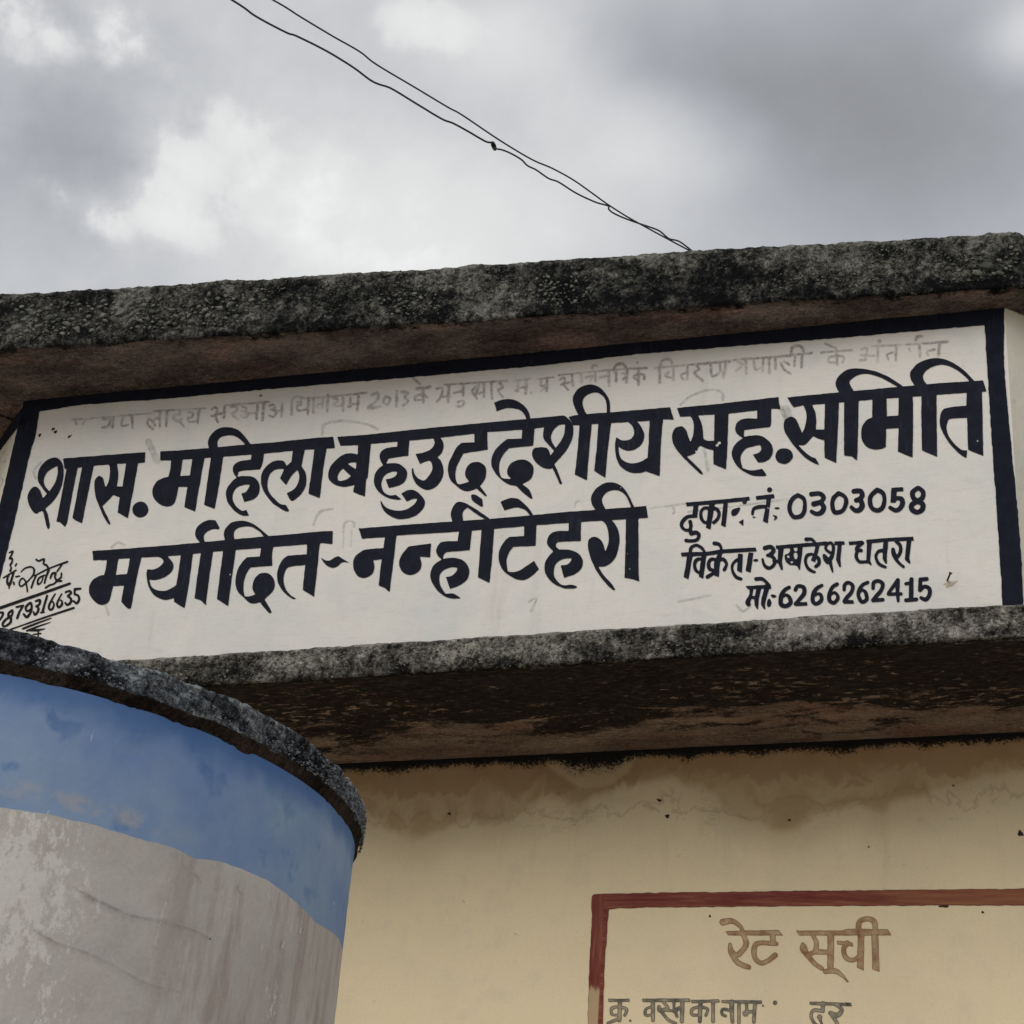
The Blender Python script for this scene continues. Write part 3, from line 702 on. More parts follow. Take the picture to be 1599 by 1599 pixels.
S 770,1170,55 790,1250,38 805,1305,20
J 840,950,45 945,945,45
L 895,950,55 875,1150,55 897,1235,25
@word paint 0
T 1200 730 8
J 1020,950,45 1175,940,45
S 1180,945,40 1120,990,50 1105,1030,45 1160,1040,45
S 1110,1050,40 1100,1120,45 1140,1180,40 1240,1180,40
L 1265,930,60 1250,1170,50 1288,1218,14
T 1300 730 8
J 440,930,45 700,905,45 1005,890,50
L 670,920,60 655,1130,55 672,1190,30
S 640,1040,45 580,1050,40 545,1110,35 570,1190,40 620,1230,40 665,1245,35
S 800,930,40 850,980,45 850,1060,45 810,1120,50 770,1080,60 760,1030,50
S 770,1100,50 820,1180,40 890,1245,35
L 960,910,60 935,1140,55 965,1190,26
@word paint 0
T 1140 860 8
P 195,445 500,425 520,475 490,478 430,475 230,485
S 330,355,50 400,355,45 450,390,40 490,440,50
S 270,470,50 262,560,40 225,640,60 235,670,55
J 255,580,40 330,590,40
L 365,470,60 335,600,60 335,680,50 345,725,22
L 465,460,60 425,600,60 415,670,50 433,722,22
C 495,600 520,655 500,702 465,690 470,630
C 510,560 545,550 585,570 545,592
@number paint 0
T 1140 860 8
S 740,460,50 680,500,50 640,580,55 640,670,55 700,695,50 760,650,55 740,580,50 700,555,40 655,580,40
S 820,490,50 850,445,45 920,460,55 930,530,55 880,600,50 820,665,45
J 820,670,45 960,665,45
S 1150,435,45 1080,480,50 1040,560,55 1040,640,50 1085,665,45 1145,620,50 1140,560,45 1105,540,35 1060,565,30
S 1340,420,45 1280,460,50 1245,540,50 1245,620,50 1300,655,45 1350,600,50 1340,550,40 1305,525,35 1260,550,30
S 1430,490,40 1435,430,45 1480,400,45 1535,440,50 1520,520,50 1460,590,50 1430,635,45
J 1430,640,50 1540,640,45
T 1280 830 8
S 600,640,45 540,670,45 495,740,50 490,810,50 530,880,50 590,850,50 580,770,45 540,735,35 505,755,35
S 670,710,45 680,640,45 740,620,45 790,660,50 770,740,50 710,810,50 670,860,45
L 670,860,50 790,855,50
S 970,605,30 940,660,42 865,770,40
L 860,785,42 1020,780,42
L 980,610,52 975,780,50 985,870,36
L 1080,655,38 1155,640,38
L 1150,600,55 1145,850,60
L 1080,860,45 1210,850,52
L 1340,595,50 1260,600,50 1255,730,50
S 1255,735,50 1310,690,45 1370,715,50 1375,790,50 1330,850,50 1270,830,45
@word thin 0
T 0 840 12.3
S 180,290,22 250,260,38 220,340,32 190,400,40 240,400,32 230,480,36 200,520,32 220,580,32 200,640,42
L 70,770,28 310,625,32
S 180,700,38 145,790,42 150,880,48 190,900,48 235,770,42 268,660,42
L 190,880,40 175,975,22
L 322,500,30 300,540,30
L 310,750,32 380,735,28
L 265,855,34 275,895,36
S 405,660,18 480,590,28 590,560,34 655,600,38 650,700,38 580,790,28 510,860,32 420,930,32 375,900,32 390,820,32 440,780,32 490,830,32 520,940,34 530,1035,32
L 670,730,28 900,610,28 1100,530,34 1300,460,38
L 700,720,34 650,830,34 605,960,38
S 860,720,28 760,770,38 725,850,38 740,895,38 800,850,28 830,760,28
L 940,620,42 880,780,38 860,870,38
S 700,420,36 750,445,36 850,410,36 840,500,36 900,530,42 940,600,36
L 1190,520,34 1100,650,26
S 970,780,34 1010,690,42 1070,680,42 1060,760,42 1100,820,48 1180,830,42
L 1185,680,30 1180,760,34 1130,800,34
S 1100,830,38 1030,890,36 960,910,36 880,960,36
@number thin 0
T 0 900 12.3
S -20,705,40 60,700,42 50,760,42 0,840,38
S 240,655,42 180,700,42 165,760,46 210,790,46 210,880,46 130,950,42 65,960,42 60,900,46 130,820,42 210,780,42 250,700,38 240,655,38
L 320,595,38 450,565,42 380,680,42 335,805,48
S 600,640,42 520,670,42 500,600,46 560,530,42 600,515,42 612,600,46 590,700,46 520,785,52 460,730,42
S 690,480,42 770,460,46 760,540,42 700,580,42
S 700,580,38 745,620,46 720,700,46 670,740,42 650,690,38
L 910,375,42 860,540,42 820,690,48
L 790,700,34 850,690,34
S 1065,340,26 1000,450,36 945,570,44 955,640,40 1010,630,44 1040,550,36 1020,490,34
S 1190,340,26 1130,450,36 1100,540,44 1130,600,40 1190,550,44 1195,480,36 1160,460,26
S 1260,310,32 1340,285,42 1370,320,42 1310,380,46
S 1310,390,42 1370,440,46 1350,520,46 1290,550,42 1260,510,38
L 1550,240,42 1440,250,46 1435,340,38
S 1435,350,38 1500,370,42 1525,440,46 1480,520,46 1420,480,42
@stroke thin 0
T 0 840 12.3
L -200,1415,60 0,1350,60 900,1040,54 1345,880,46
@stroke thin 0
T 0 900 12.3
L -100,1120,25 140,1045,24 900,780,34 1420,610,44
L 440,1010,38 700,910,38 990,805,18
L 520,1050,34 750,960,34 970,885,14
L 570,1040,34 720,1040,48 870,1010,18
L 640,1120,24 790,1100,24
L 740,1040,24 735,1190,24
@faded_word ghost 1
T 90 580 4
L 90,300,10 150,300,10
L 150,300,4 600,262,4
L 110,305,10 120,330,10
L 160,330,8 175,305,8
S 290,300,14 330,300,14 320,340,14 280,355,12
L 350,290,14 345,350,14
S 410,290,13 400,340,13 440,335,13
L 465,280,13 470,355,13
L 600,250,8 925,232,8
L 640,255,14 640,345,14
S 640,300,12 615,295,12 600,315,12 612,340,12
S 600,320,12 575,300,12 562,325,12 580,350,12 598,362,12
L 685,250,14 680,342,14
L 765,245,13 765,272,13
S 765,270,13 735,275,13 728,300,13 755,312,13 775,300,12
L 760,312,12 790,345,12
S 820,255,12 845,262,12 840,288,12 815,295,12 830,318,12 878,310,12
L 885,240,15 875,325,15
@faded_word ghost 1
T 90 580 4
L 1040,215,8 1320,192,12
S 965,238,13 985,226,13 998,245,13 985,275,13 962,280,13
L 985,278,13 1002,318,13
L 990,270,12 1040,262,12
L 1045,225,15 1040,290,15
S 1085,222,13 1118,225,13 1118,250,13 1092,270,13 1130,302,13
S 1155,222,13 1182,234,13 1168,254,13 1150,250,12
S 1165,255,12 1196,265,12 1172,292,12 1150,280,12
L 1175,268,12 1245,260,12
L 1250,210,16 1245,300,16
L 1290,205,18 1280,305,18
@faded_word ghost 1
T 90 580 4
S 1325,215,13 1355,210,13 1355,235,13 1335,240,12
S 1340,240,13 1370,255,13 1350,285,13 1322,275,12
L 1365,250,12 1400,248,12
L 1405,203,14 1400,285,14
L 1465,180,14 1462,270,14
S 1462,182,11 1490,160,11 1540,165,11
S 1500,195,12 1520,190,12 1520,210,12 1500,215,12 1505,245,12 1562,238,12
L 1570,165,15 1565,270,15
T 470 560 4
L 180,240,8 415,215,12
L 80,250,15 80,340,15
L 140,245,14 135,310,14
L 170,230,15 165,330,15
S 205,250,12 230,255,12 225,275,12 205,285,12 225,300,12 262,290,12
L 0,252,9 180,240,9
S 138,285,12 112,285,12 100,300,12 112,312,10
L 265,245,16 265,330,16
L 310,245,14 308,300,14
O 298,300,9
L 305,288,12 355,283,12
L 360,235,17 355,325,17
@faded_word ghost 1
T 470 560 4
S 440,230,16 480,220,16 480,260,16 420,310,18 495,300,16
S 535,235,14 515,270,14 540,290,14 560,255,14 535,235,14
L 600,205,16 597,300,16
S 630,210,14 670,215,14 650,245,14 670,270,14 640,295,14
@faded_word ghost 1
T 470 560 4
L 710,130,15 745,160,14
L 725,190,16 805,180,18
L 765,190,16 765,275,16
S 765,225,12 720,235,12 715,260,12 755,260,10
S 770,225,12 790,245,12
@faded_word ghost 1
T 470 560 4
S 850,190,14 885,190,14 875,240,14 850,270,14
L 880,240,14 930,235,16
L 925,175,16 920,270,17
L 900,165,8 1290,140,10
S 960,215,14 1010,205,14
L 1015,170,14 1015,235,14
S 980,275,12 1015,265,12 1010,300,12 980,300,12
S 1070,200,14 1110,170,14 1100,220,14 1140,210,14
L 1075,215,14 1100,250,14
L 1145,160,16 1145,240,14
L 1190,155,14 1195,250,14
S 1240,150,14 1260,180,14 1235,200,14 1260,240,14
@faded_word ghost 1
T 470 560 4
L 1340,140,8 1435,128,8
L 1358,145,14 1355,205,14
O 1345,200,9
L 1358,186,12 1405,180,12
L 1410,135,15 1405,220,15
O 1440,215,7
L 1480,130,8 1580,118,8
S 1500,130,14 1500,170,14 1530,170,14
L 1540,125,14 1535,205,14
L 1535,172,12 1500,205,10
@faded_word ghost 1
T 850 530 4
L 90,225,8 440,190,9 640,180,12
S 98,255,12 125,240,12 130,265,12 108,285,12
L 118,280,12 150,318,12
L 125,276,12 175,268,12
L 175,225,14 180,290,14
L 230,215,14 235,270,14
S 260,240,12 300,230,12 290,260,12
L 320,205,14 320,260,14
S 300,180,12 305,162,12 330,165,12
S 350,240,12 390,230,14
L 405,205,15 405,290,14
S 440,200,15 445,168,17 490,155,17 520,190,15
L 450,200,14 450,265,14
S 490,215,14 520,225,16 495,250,14
L 520,195,15 515,270,15
L 590,190,16 590,285,14
S 590,220,12 560,235,12 580,255,12
S 595,215,12 625,225,12 625,250,12
O 582,146,8
@faded_word ghost 1
T 850 530 4
L 690,180,10 1160,138,14
S 720,180,14 740,135,14 790,130,14 805,165,14
L 720,185,17 722,270,17
S 780,205,12 760,230,14 795,240,12
L 808,170,16 808,255,14
S 890,210,12 855,225,12 870,250,12
L 895,165,16 895,250,16
S 950,165,14 970,190,14 940,210,14 990,260,16
S 1040,155,14 1050,230,14 1090,215,14
L 1100,150,14 1100,200,14
L 1135,145,16 1120,240,16
@faded_word ghost 1
T 850 530 4
L 1185,130,14 1340,118,10 1540,104,10
S 1210,140,14 1240,160,14 1200,200,14
L 1260,130,16 1265,215,14
S 1310,125,14 1320,190,14 1350,180,14
L 1370,120,14 1365,200,14
L 1405,115,14 1408,210,16
L 1445,110,14 1445,190,14
S 1480,150,12 1500,190,12 1540,215,12
S 1500,140,12 1530,160,14
T 1200 510 5
L 100,232,12 340,208,12
S 180,215,20 190,165,20 240,150,18 275,180,18 275,210,17
L 210,230,16 205,310,14
L 265,230,17 260,320,15
@faded_word ghost 1
T 1200 510 5
L 445,135,15 530,170,15
L 415,205,17 655,185,15
L 530,180,17 540,300,13
S 530,230,14 480,240,14 470,275,14 520,285,12
S 540,230,14 590,240,14 580,280,14
@faded_word ghost 1
T 1200 510 5
S 725,180,16 770,170,16 765,220,16 720,225,14
S 750,225,14 760,260,16 710,265,14
L 770,230,16 830,230,16
L 855,150,19 855,270,17
O 868,118,17
L 810,155,14 1040,145,12
S 985,200,12 930,220,14 940,260,12
L 1000,150,18 997,265,18
S 1100,175,16 1110,195,12
L 1180,140,20 1185,245,16
S 1150,110,18 1165,80,18 1205,78,16
L 1060,145,12 1400,120,16
S 1300,180,14 1240,200,14 1250,225,14
L 1335,135,20 1330,230,18
@grey_smear ghost 2
T 400 640 8
S 830,310,30 850,190,36 1000,145,30 1200,148,32 1400,190,28 1520,245,24
@grey_smear ghost 2
T 1040 560 8
S 180,580,22 300,480,26 500,400,26 640,398,26 715,440,28 710,520,24
@grey_smear ghost 2
T 1040 560 8
L 1440,620,60 1500,760,50
@grey_smear ghost 2
T 460 780 8
S 610,400,20 630,300,24 700,270,18 750,310,22 740,350,16
@grey_smear ghost 2
T 460 780 8
L 620,400,12 610,600,12
@grey_smear ghost 2
T 460 780 8
L 715,380,9 705,590,8
@grey_smear ghost 2
T 40 660 8
S 130,700,30 110,600,24 200,500,18
@grey_smear ghost 2
T 40 660 8
S 1080,1560,24 1150,1500,28 1240,1530,24
@grey_smear ghost 2
T 800 740 8
S 780,430,12 800,360,18 840,340,14
@grey_smear ghost 2
T 880 740 8
L 1080,432,8 1520,375,20
@grey_smear ghost 2
T 880 740 8
S 1370,420,16 1390,470,20 1370,500,14
@grey_smear ghost 2
T 0 0 1
S 826,940,3 838,935,3 830,955,3
@grey_smear ghost 2
T 0 0 1
L 1075,800,3 1230,780,3
@grey_smear ghost 2
T 0 0 1
L 232,690,9 246,720,11
@grey_smear ghost 2
T 0 0 1
L 1228,640,14 1236,668,12
@grey_smear ghost 2
T 0 0 1
S 490,820,3 500,800,4 520,795,3
@grey_smear ghost 2
T 0 0 1
L 1060,940,3 1110,930,3
@grey_smear ghost 2
T 0 0 1
L 160,930,3 170,960,4
@grey_smear ghost 2
T 0 0 1
L 1100,700,4 1106,735,5
@grey_smear ghost 2
T 0 0 1
S 1150,945,3 1160,955,4 1172,948,3
@word rate 3
T 1100 1400 5.33
S 155,215,55 230,205,45 290,240,36 322,285,28
P 175,290 340,285 620,280 655,325 590,325 350,325 200,325
S 325,320,40 350,390,45 320,450,45 270,490,45 225,460,48 215,400,30
S 225,470,45 280,550,45 370,590,42
S 570,320,50 572,380,42
S 600,395,36 450,390,40 415,440,45 425,520,40 480,555,40 540,530,40 590,490,45
@word rate 3
T 1100 1400 5.33
P 765,285 1130,285 1200,270 1530,275 1560,325 1450,325 1180,325 1110,325 790,325
S 905,325,30 935,390,40 920,460,40 860,480,30
C 815,380 850,410 865,470 830,485 795,440
S 850,480,45 920,560,40 980,600,35
J 940,460,45 1040,465,40
K 1055,320,55 1050,590,50
S 1010,625,45 1090,620,45 1150,660,30 1195,710,14
J 1115,385,30 1230,400,34
S 1190,390,48 1160,440,42 1180,510,42 1240,530,38 1290,500,36
K 1305,320,50 1300,590,56
K 1420,320,55 1430,600,58
S 1285,275,45 1295,210,45 1360,187,42 1415,210,45 1425,275,45
@word rateblack 3
T 900 1370 5.33
J 275,1025,25 440,1025,25
L 365,1030,35 360,1190,35
S 350,1080,25 300,1090,28 295,1140,25 345,1150,22
S 370,1080,22 420,1100,28 405,1150,25
S 350,1180,28 265,1215,28
O 450,1195,12
@word rateblack 3
T 900 1370 5.33
J 560,1025,28 945,1025,28
S 630,1080,22 580,1100,25 580,1150,25 635,1145,20
L 640,1030,35 640,1190,30
S 730,1040,25 760,1090,30 700,1110,40 690,1080,30
L 745,1105,24 800,1112,22 860,1085,22
L 815,1040,24 812,1120,22
S 710,1120,28 770,1190,28 830,1215,25
S 860,1090,25 830,1120,25 840,1160,25
L 885,1030,38 880,1200,35
@word rateblack 3
T 900 1370 5.33
J 965,1035,25 1190,1030,25
L 1035,1040,35 1030,1200,32
S 1020,1080,24 965,1100,26 965,1145,24 1020,1150,22
S 1045,1080,22 1095,1100,26 1080,1150,26
L 1140,1040,32 1140,1200,30
@word rateblack 3
T 900 1370 5.33
J 1215,1035,25 1540,1040,28
L 1295,1040,42 1300,1205,32
S 1280,1110,25 1220,1100,28 1215,1140,26 1245,1155,22
L 1355,1045,30 1355,1210,28
L 1420,1050,25 1420,1110,25
O 1410,1135,25
J 1420,1120,25 1490,1120,25
L 1490,1045,32 1480,1205,30
O 1555,1070,8
T 1100 1400 5.33
O 590,885,19
@word rateblack 3
T 1100 1400 5.33
J 885,890,25 1220,900,28
L 990,890,35 985,950,35
S 990,955,28 910,950,30 890,1000,28 920,1061,28 960,1080,20
O 962,1005,22
S 962,1005,30 970,1040,24 985,1075,18
S 1090,900,25 1145,940,32 1110,990,40 1050,970,35
S 1060,980,35 1110,1060,30
@border border 0
T 0 0 1
P 40,615 37,628 100,608 400,575 1000,520 1569,470 1568,565 1571,602 1580,700 1590,800 1596,880 1600,980 1568,980 1562,880 1557,800 1550,703 1543,592 1540,545 1538,508 1300,529 1000,553 850,571 625,591 400,610 250,624 132,632 62,643 56,678 46,714 37,753 26,802 12,859 0,905 -20,990 -60,1150 -140,1150 -60,900 0,790
@rate_border rateborder 3
T 0 0 1
G 929,1397! 1000,1395 1060,1394 1300,1391 1600,1388 1900,1386 2060,1385! 2055,1410! 1900,1412 1600,1414 1300,1415 1020,1417.5 951,1420! 948,1460 944,1520 942,1600 936,1800 925,2100! 898,2100! 912,1800 918,1600 921,1500 924,1440 925,1402'''
# ---------------------------------------------------------------- ground
g = mesh_ob("ground", [(-60, -60, 0), (60, -60, 0), (60, 60, 0), (-60, 60, 0)], [(0, 1, 2, 3)], M_ground)
tag(g, kind='structure')

# ---------------------------------------------------------------- the shop
YP, YW = 3.20, 3.63                                     # sign panel plane, shop wall plane
def zu(x): return 3.7545 + .0145*(x+2.27)               # underside of the roof slab
def zl(x): return 2.960 + .0267*(x+1.603)               # underside of the sunshade
def zlt(x): return 3.0296 + .0252*(x+1.786)             # top of the sunshade
shop = empty("shop_building", (-1.1, YW, 0), "cream walled shop front under two black weathered concrete slabs with a painted sign panel", "building")
CL = onY(40, 628, YP); CR = onY(1569, 482, YP)
def dirz(u, v, c):
    q = onZ(u, v, zu(c[0])); e = np.array([q[0]-c[0], q[1]-c[1]]); return e/np.linalg.norm(e)
DL = dirz(0, 686, CL); DR = dirz(1599, 494, CR)
def part(name, V, F, mat, parent, label=None, **kw):
    o = mesh_ob(name, V, F, mat, None, **kw); adopt(parent, o)
    if label: o['label'] = label
    return o
def wall_quad(a, b, z0, z1, nx, nz):
    V = []; F = []
    for i in range(nx+1):
        for j in range(nz+1):
            t = i/nx; x = a[0]+(b[0]-a[0])*t; y = a[1]+(b[1]-a[1])*t
            V.append((x, y, z0(x)+(z1(x)-z0(x))*j/nz))
    F = [(i*(nz+1)+j, (i+1)*(nz+1)+j, (i+1)*(nz+1)+j+1, i*(nz+1)+j+1) for i in range(nx) for j in range(nz)]
    return V, F
XR = .42; XL = -2.75; YB = 6.8
V, F = wall_quad((XL, YW), (XR, YW), lambda x: 0., lambda x: zl(x)+.03, 60, 60)
wall = part("wall", V, F, M_wall, shop, "cream limewashed wall with brown damp stains and a painted rate board")
V = []; F = []
for (a, b) in (((XL, YW), (XL, YB)), ((XR, YB), (XR, YW)), ((XL, YB), (XR, YB))):
    v, f = wall_quad(a, b, lambda x: 0., lambda x: 3.74, 10, 10); F += [tuple(q+len(V) for q in ff) for ff in f]; V += v
part("rear_wall", V, F, M_wall, shop)
# sign panel: front and the two splayed returns
V, F = wall_quad(CL[:2], CR[:2], lambda x: zlt(x)-.03, lambda x: zu(x)+.03, 120, 30)
panel = part("sign_panel", V, F, M_panel, shop, "whitewashed panel hand lettered in navy Hindi script")
def ret(c, dr, L, name, label):
    e = (c[0]+dr[0]*L, c[1]+dr[1]*L)
    V, F = wall_quad(c[:2], e, lambda x: zlt(x)-.03, lambda x: zu(x)+.03, 20, 20)
    return part(name, V, F, M_side, shop, label)
retL = ret(CL, DL, .45, "side_panel", "narrow splayed panel at the left corner with a navy top line")
retR = ret(CR, DR, .40, "side_panel", "bare cream splayed panel at the right corner")

# ---------------------------------------------------------------- weathered slabs swept along their edge
def resample(path, step):
    path = np.array(path, float); out = [path[0]]; seg = []
    for a, b in zip(path[:-1], path[1:]):
        n = max(1, int(np.linalg.norm(b-a)/step))
        for k in range(1, n+1): out.append(a+(b-a)*k/n)
    return np.array(out)
def out_normals(pts, closed=False, rad=6):
    t = np.roll(pts, -1, 0)-np.roll(pts, 1, 0)
    if not closed: t[0] = pts[1]-pts[0]; t[-1] = pts[-1]-pts[-2]
    n = np.c_[t[:, 1], -t[:, 0]]; n /= np.linalg.norm(n, axis=1)[:, None]
    for _ in range(rad):
        m = (np.roll(n, 1, 0)+n*2+np.roll(n, -1, 0))/4
        if not closed: m[0] = n[0]; m[-1] = n[-1]
        n = m/np.linalg.norm(m, axis=1)[:, None]
    return n
def sweep(name, pts, nrm, prof, zb, zt, mat, parent, label, amp=1., closed=False, hook=None):
    """prof: (out, v, n_out, n_z, zone, edge, rough)"""
    prof = np.array(prof); n, m = len(pts), len(prof)
    o, v = prof[:, 0], prof[:, 1]
    X = pts[:, None, 0]+nrm[:, None, 0]*o; Yy = pts[:, None, 1]+nrm[:, None, 1]*o
    B = np.array([zb(p[0]) for p in pts])[:, None]; T = np.array([zt(p[0]) for p in pts])[:, None]
    Zz = B+(T-B)*v[None, :]
    Pt = np.stack([X, Yy, Zz], -1).reshape(-1, 3)
    d3 = np.stack([nrm[:, None, 0]*prof[:, 2], nrm[:, None, 1]*prof[:, 2], np.ones((n, 1))*prof[:, 3]], -1).reshape(-1, 3)
    r = np.tile(prof[:, 6], n)
    disp = (.0045*vnoise(Pt, 9., 3)+.0038*vnoise(Pt, 38., 3, .7)+.0024*np.abs(vnoise(Pt, 95., 2)))*r*amp
    if hook: disp = disp+hook(Pt, r)
    Pt = Pt+d3*disp[:, None]
    return part(name, Pt, grid_faces(n, m, closed), mat, parent, label, smooth=True,
                attrs={'zone': np.tile(prof[:, 4], n), 'edge': np.tile(prof[:, 5], n)})
def profile(depth, top_in, nu=40, nf=26, nt=12, rb=.06, rt=.12):
    pr = []
    for i in range(nu):
        s = i/(nu-1); oo = -depth+depth*s*(1-rb*.12)
        pr.append((oo, 0., 0, -1, 0. if s < .97 else .2, 1-s, .25+.3*s**6))
    for i in range(1, 5):
        a = i/5*math.pi/2; pr.append((-rb*.12*(1-math.sin(a))*depth/.5, rb*(1-math.cos(a)), math.sin(a), -math.cos(a), .25+.12*i, 0., .9))
    for i in range(nf):
        s = i/(nf-1); pr.append((0.+.0*s, rb+(1-rb-rt)*s, 1, 0, .85+.3*s, 0., 1.))
    for i in range(1, 7):
        a = i/6*math.pi/2; pr.append((-.012*(1-math.cos(a)), 1-rt+rt*math.sin(a), math.cos(a), math.sin(a), 1.2, 0., 1.))
    for i in range(1, nt):
        s = (i/(nt-1))**2; pr.append((-.012-top_in*s, 1.+.02*s, 0, 1, 1.2, 0., .8*(1-s)))
    return pr
# roof slab, its front edge runs out of true with the panel
A = onZ(0, 545, zu(-2.2)); Bq = onZ(1400, 459, zu(-.17)); E1 = onZ(1594, 464, zu(.05))
dAB = (Bq-A)[:2]/np.linalg.norm((Bq-A)[:2])
A0 = A[:2]-dAB*.42; B0 = A[:2]+dAB*np.dot(E1[:2]-A[:2], dAB)
def ztop_at(u, v):                                  # where a sight line meets the vertical front face
    nn = np.array([dAB[1], -dAB[0]]); dd = ray(u, v); t = np.dot(A[:2]-C0[:2], nn)/np.dot(dd[:2], nn)
    q = C0+dd*t; return q[0], q[2]
(xa, za), (xb, zb_) = ztop_at(0, 458), ztop_at(1400, 371)
def zrt(x): return za+(zb_-za)*(x-xa)/(xb-xa)
pl = resample([A0+DL*1.5, A0, B0, B0+DR*1.2], .0045)
nr = out_normals(pl)
# crumbled hollow at the lower edge near the left
def bite(Pt, r):
    c = onZ(105, 565, 3.756); d = np.linalg.norm(Pt-c, axis=1)
    return np.where(Pt[:, 1] < 3.4, -.012*np.exp(-(d/.035)**2)*r*0.8, 0)
roof = sweep("roof_slab", pl, nr, profile(.62, .9), zu, zrt, M_roof, shop,
             "overhanging concrete roof slab, black with lichen, stones showing at the broken edge", 1.25, hook=bite)
part("roof_deck", [(A0[0]+.1, A0[1]+.5, za-.03), (B0[0]-.1, B0[1]+.5, za-.02), (XR+.1, YB+.2, za-.02), (XL-.1, YB+.2, za-.03)], [(0, 1, 2, 3)], M_ground, shop)
# sunshade slab under the panel
SL = np.array([CL[0]-.03, 3.14]); SR = np.array([CR[0]+.085, 3.14])
ps = resample([SL+DL*.9, SL, SR, SR+DR*.8], .0045)
shade = sweep("sunshade_slab", ps, out_normals(ps), profile(.66, .12, nu=60, nf=20), zl, zlt, M_shade, shop,
              "thinner concrete sunshade slab with black mould and flaking paint underneath", .8)

# ---------------------------------------------------------------- round pillar
PC = np.array([-1.47, 2.13]); RS = .584; RC = .593
ZS, ZB, ZC0, ZC1 = 2.333, 2.19, 2.356, 2.394
pillar = empty("round_pillar", (PC[0], PC[1], 0), "stout round pillar in worn grey plaster with a blue band and rough dark cap", "pillar")
def on_cyl(u, v, R=RS):
    d = ray(u, v); a = d[0]**2+d[1]**2; q = C0[:2]-PC; b = 2*(d[0]*q[0]+d[1]*q[1]); c = q@q-R*R
    D = b*b-4*a*c
    if D < 0: D = 0
    t = (-b-math.sqrt(D))/(2*a); return C0+d*t
def ang(p): return math.atan2(p[1]-PC[1], p[0]-PC[0])
bl = [(0, 1262), (69, 1271.5), (138, 1286.5), (208, 1308.5), (265, 1322), (302, 1341), (343, 1345), (381, 1358), (418, 1375), (465, 1412), (493, 1442), (527, 1463)]
bp = sorted((ang(q), q[2]) for q in (on_cyl(*x) for x in bl))
ba = [b_[0] for b_ in bp]; bz = [b_[1] for b_ in bp]
NA = 540
th = np.linspace(-math.pi, math.pi, NA, endpoint=False)
zb_th = np.interp(th, ba, bz)+.0018*vnoise(np.c_[np.cos(th)*9, np.sin(th)*9, th*0], 3., 3)
def shaft(name, zlo, zhi, rows, mat, label, wash=False):
    V = []; W = []
    wc = [(on_cyl(20, 1390), .085, 1.), (on_cyl(50, 1300), .05, .55), (on_cyl(10, 1470), .07, .7), (on_cyl(90, 1565), .04, .6), (on_cyl(110, 1420), .035, .5), (on_cyl(430, 1580), .035, .6)]
    for i in range(NA):
        for j in range(rows+1):
            z = zlo[i]+(zhi[i]-zlo[i])*(j/rows if wash is False else 1-(1-j/rows)**1)
            V.append((PC[0]+RS*math.cos(th[i]), PC[1]+RS*math.sin(th[i]), z))
    V = np.array(V)
    if wash:
        W = np.zeros(len(V))
        for c, s, a in wc: W = np.maximum(W, a*np.exp(-(np.linalg.norm((V-c)*[1, 1, .8], axis=1)/s)**2*.7))
    rr = .002*vnoise(V, 5., 2)+.0006*vnoise(V, 40., 2); nv = (V-[PC[0], PC[1], 0])*[1, 1, 0]/RS; V = V+nv*rr[:, None]
    return part(name, V, grid_faces(NA, rows+1, True), mat, pillar, label, smooth=True, attrs={'wash': W} if wash else None)
low_z = 1.7
one = np.ones(NA)
shaft("shaft", one*low_z, zb_th, 90, M_shaft, "worn grey plaster shaft with whitewash flakes and two dark smears", True)
shaft("shaft_base", one*0., one*low_z, 12, M_shaft, None, True)
shaft("painted_band", zb_th, one*(ZS+.01), 30, M_blue, "faded blue painted band below the cap")
cp = np.c_[PC[0]+RC*np.cos(th*1.0), PC[1]+RC*np.sin(th*1.0)]
thc = np.linspace(-math.pi, math.pi, 1100, endpoint=False); cp = np.c_[PC[0]+RC*np.cos(thc), PC[1]+RC*np.sin(thc)]
cn = np.c_[np.cos(thc), np.sin(thc)]
hC = ZC1-ZC0; pr = []
for i in range(12): s = i/11; pr.append((-.016+.016*s, -(ZC0-ZS)/hC*(1-s), .6, -.8, 0. if s < .9 else .15, .5, .5+.3*s))
for i in range(1, 15): s = i/14; pr.append((.002*s, s*.9, 1, 0, .7+.5*s, 0, 1.))
for i in range(1, 6): a = i/5*math.pi/2; pr.append((.002-.008*(1-math.cos(a)), .9+.1*math.sin(a), math.cos(a), math.sin(a), 1.2, 0, 1.))
for i in range(1, 9): pr.append((-.006-.58*(i/8)**2, 1.+.03*(i/8), 0, 1, 1.2, 0, .6*(1-i/8)))
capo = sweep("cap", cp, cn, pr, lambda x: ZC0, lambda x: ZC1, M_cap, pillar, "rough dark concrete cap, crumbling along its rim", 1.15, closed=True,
             hook=lambda Pt, r: (-.006*np.clip(vnoise(Pt, 14., 3, .6)-.12, 0, 1)*4+.0022*vnoise(Pt, 70., 2))*r)

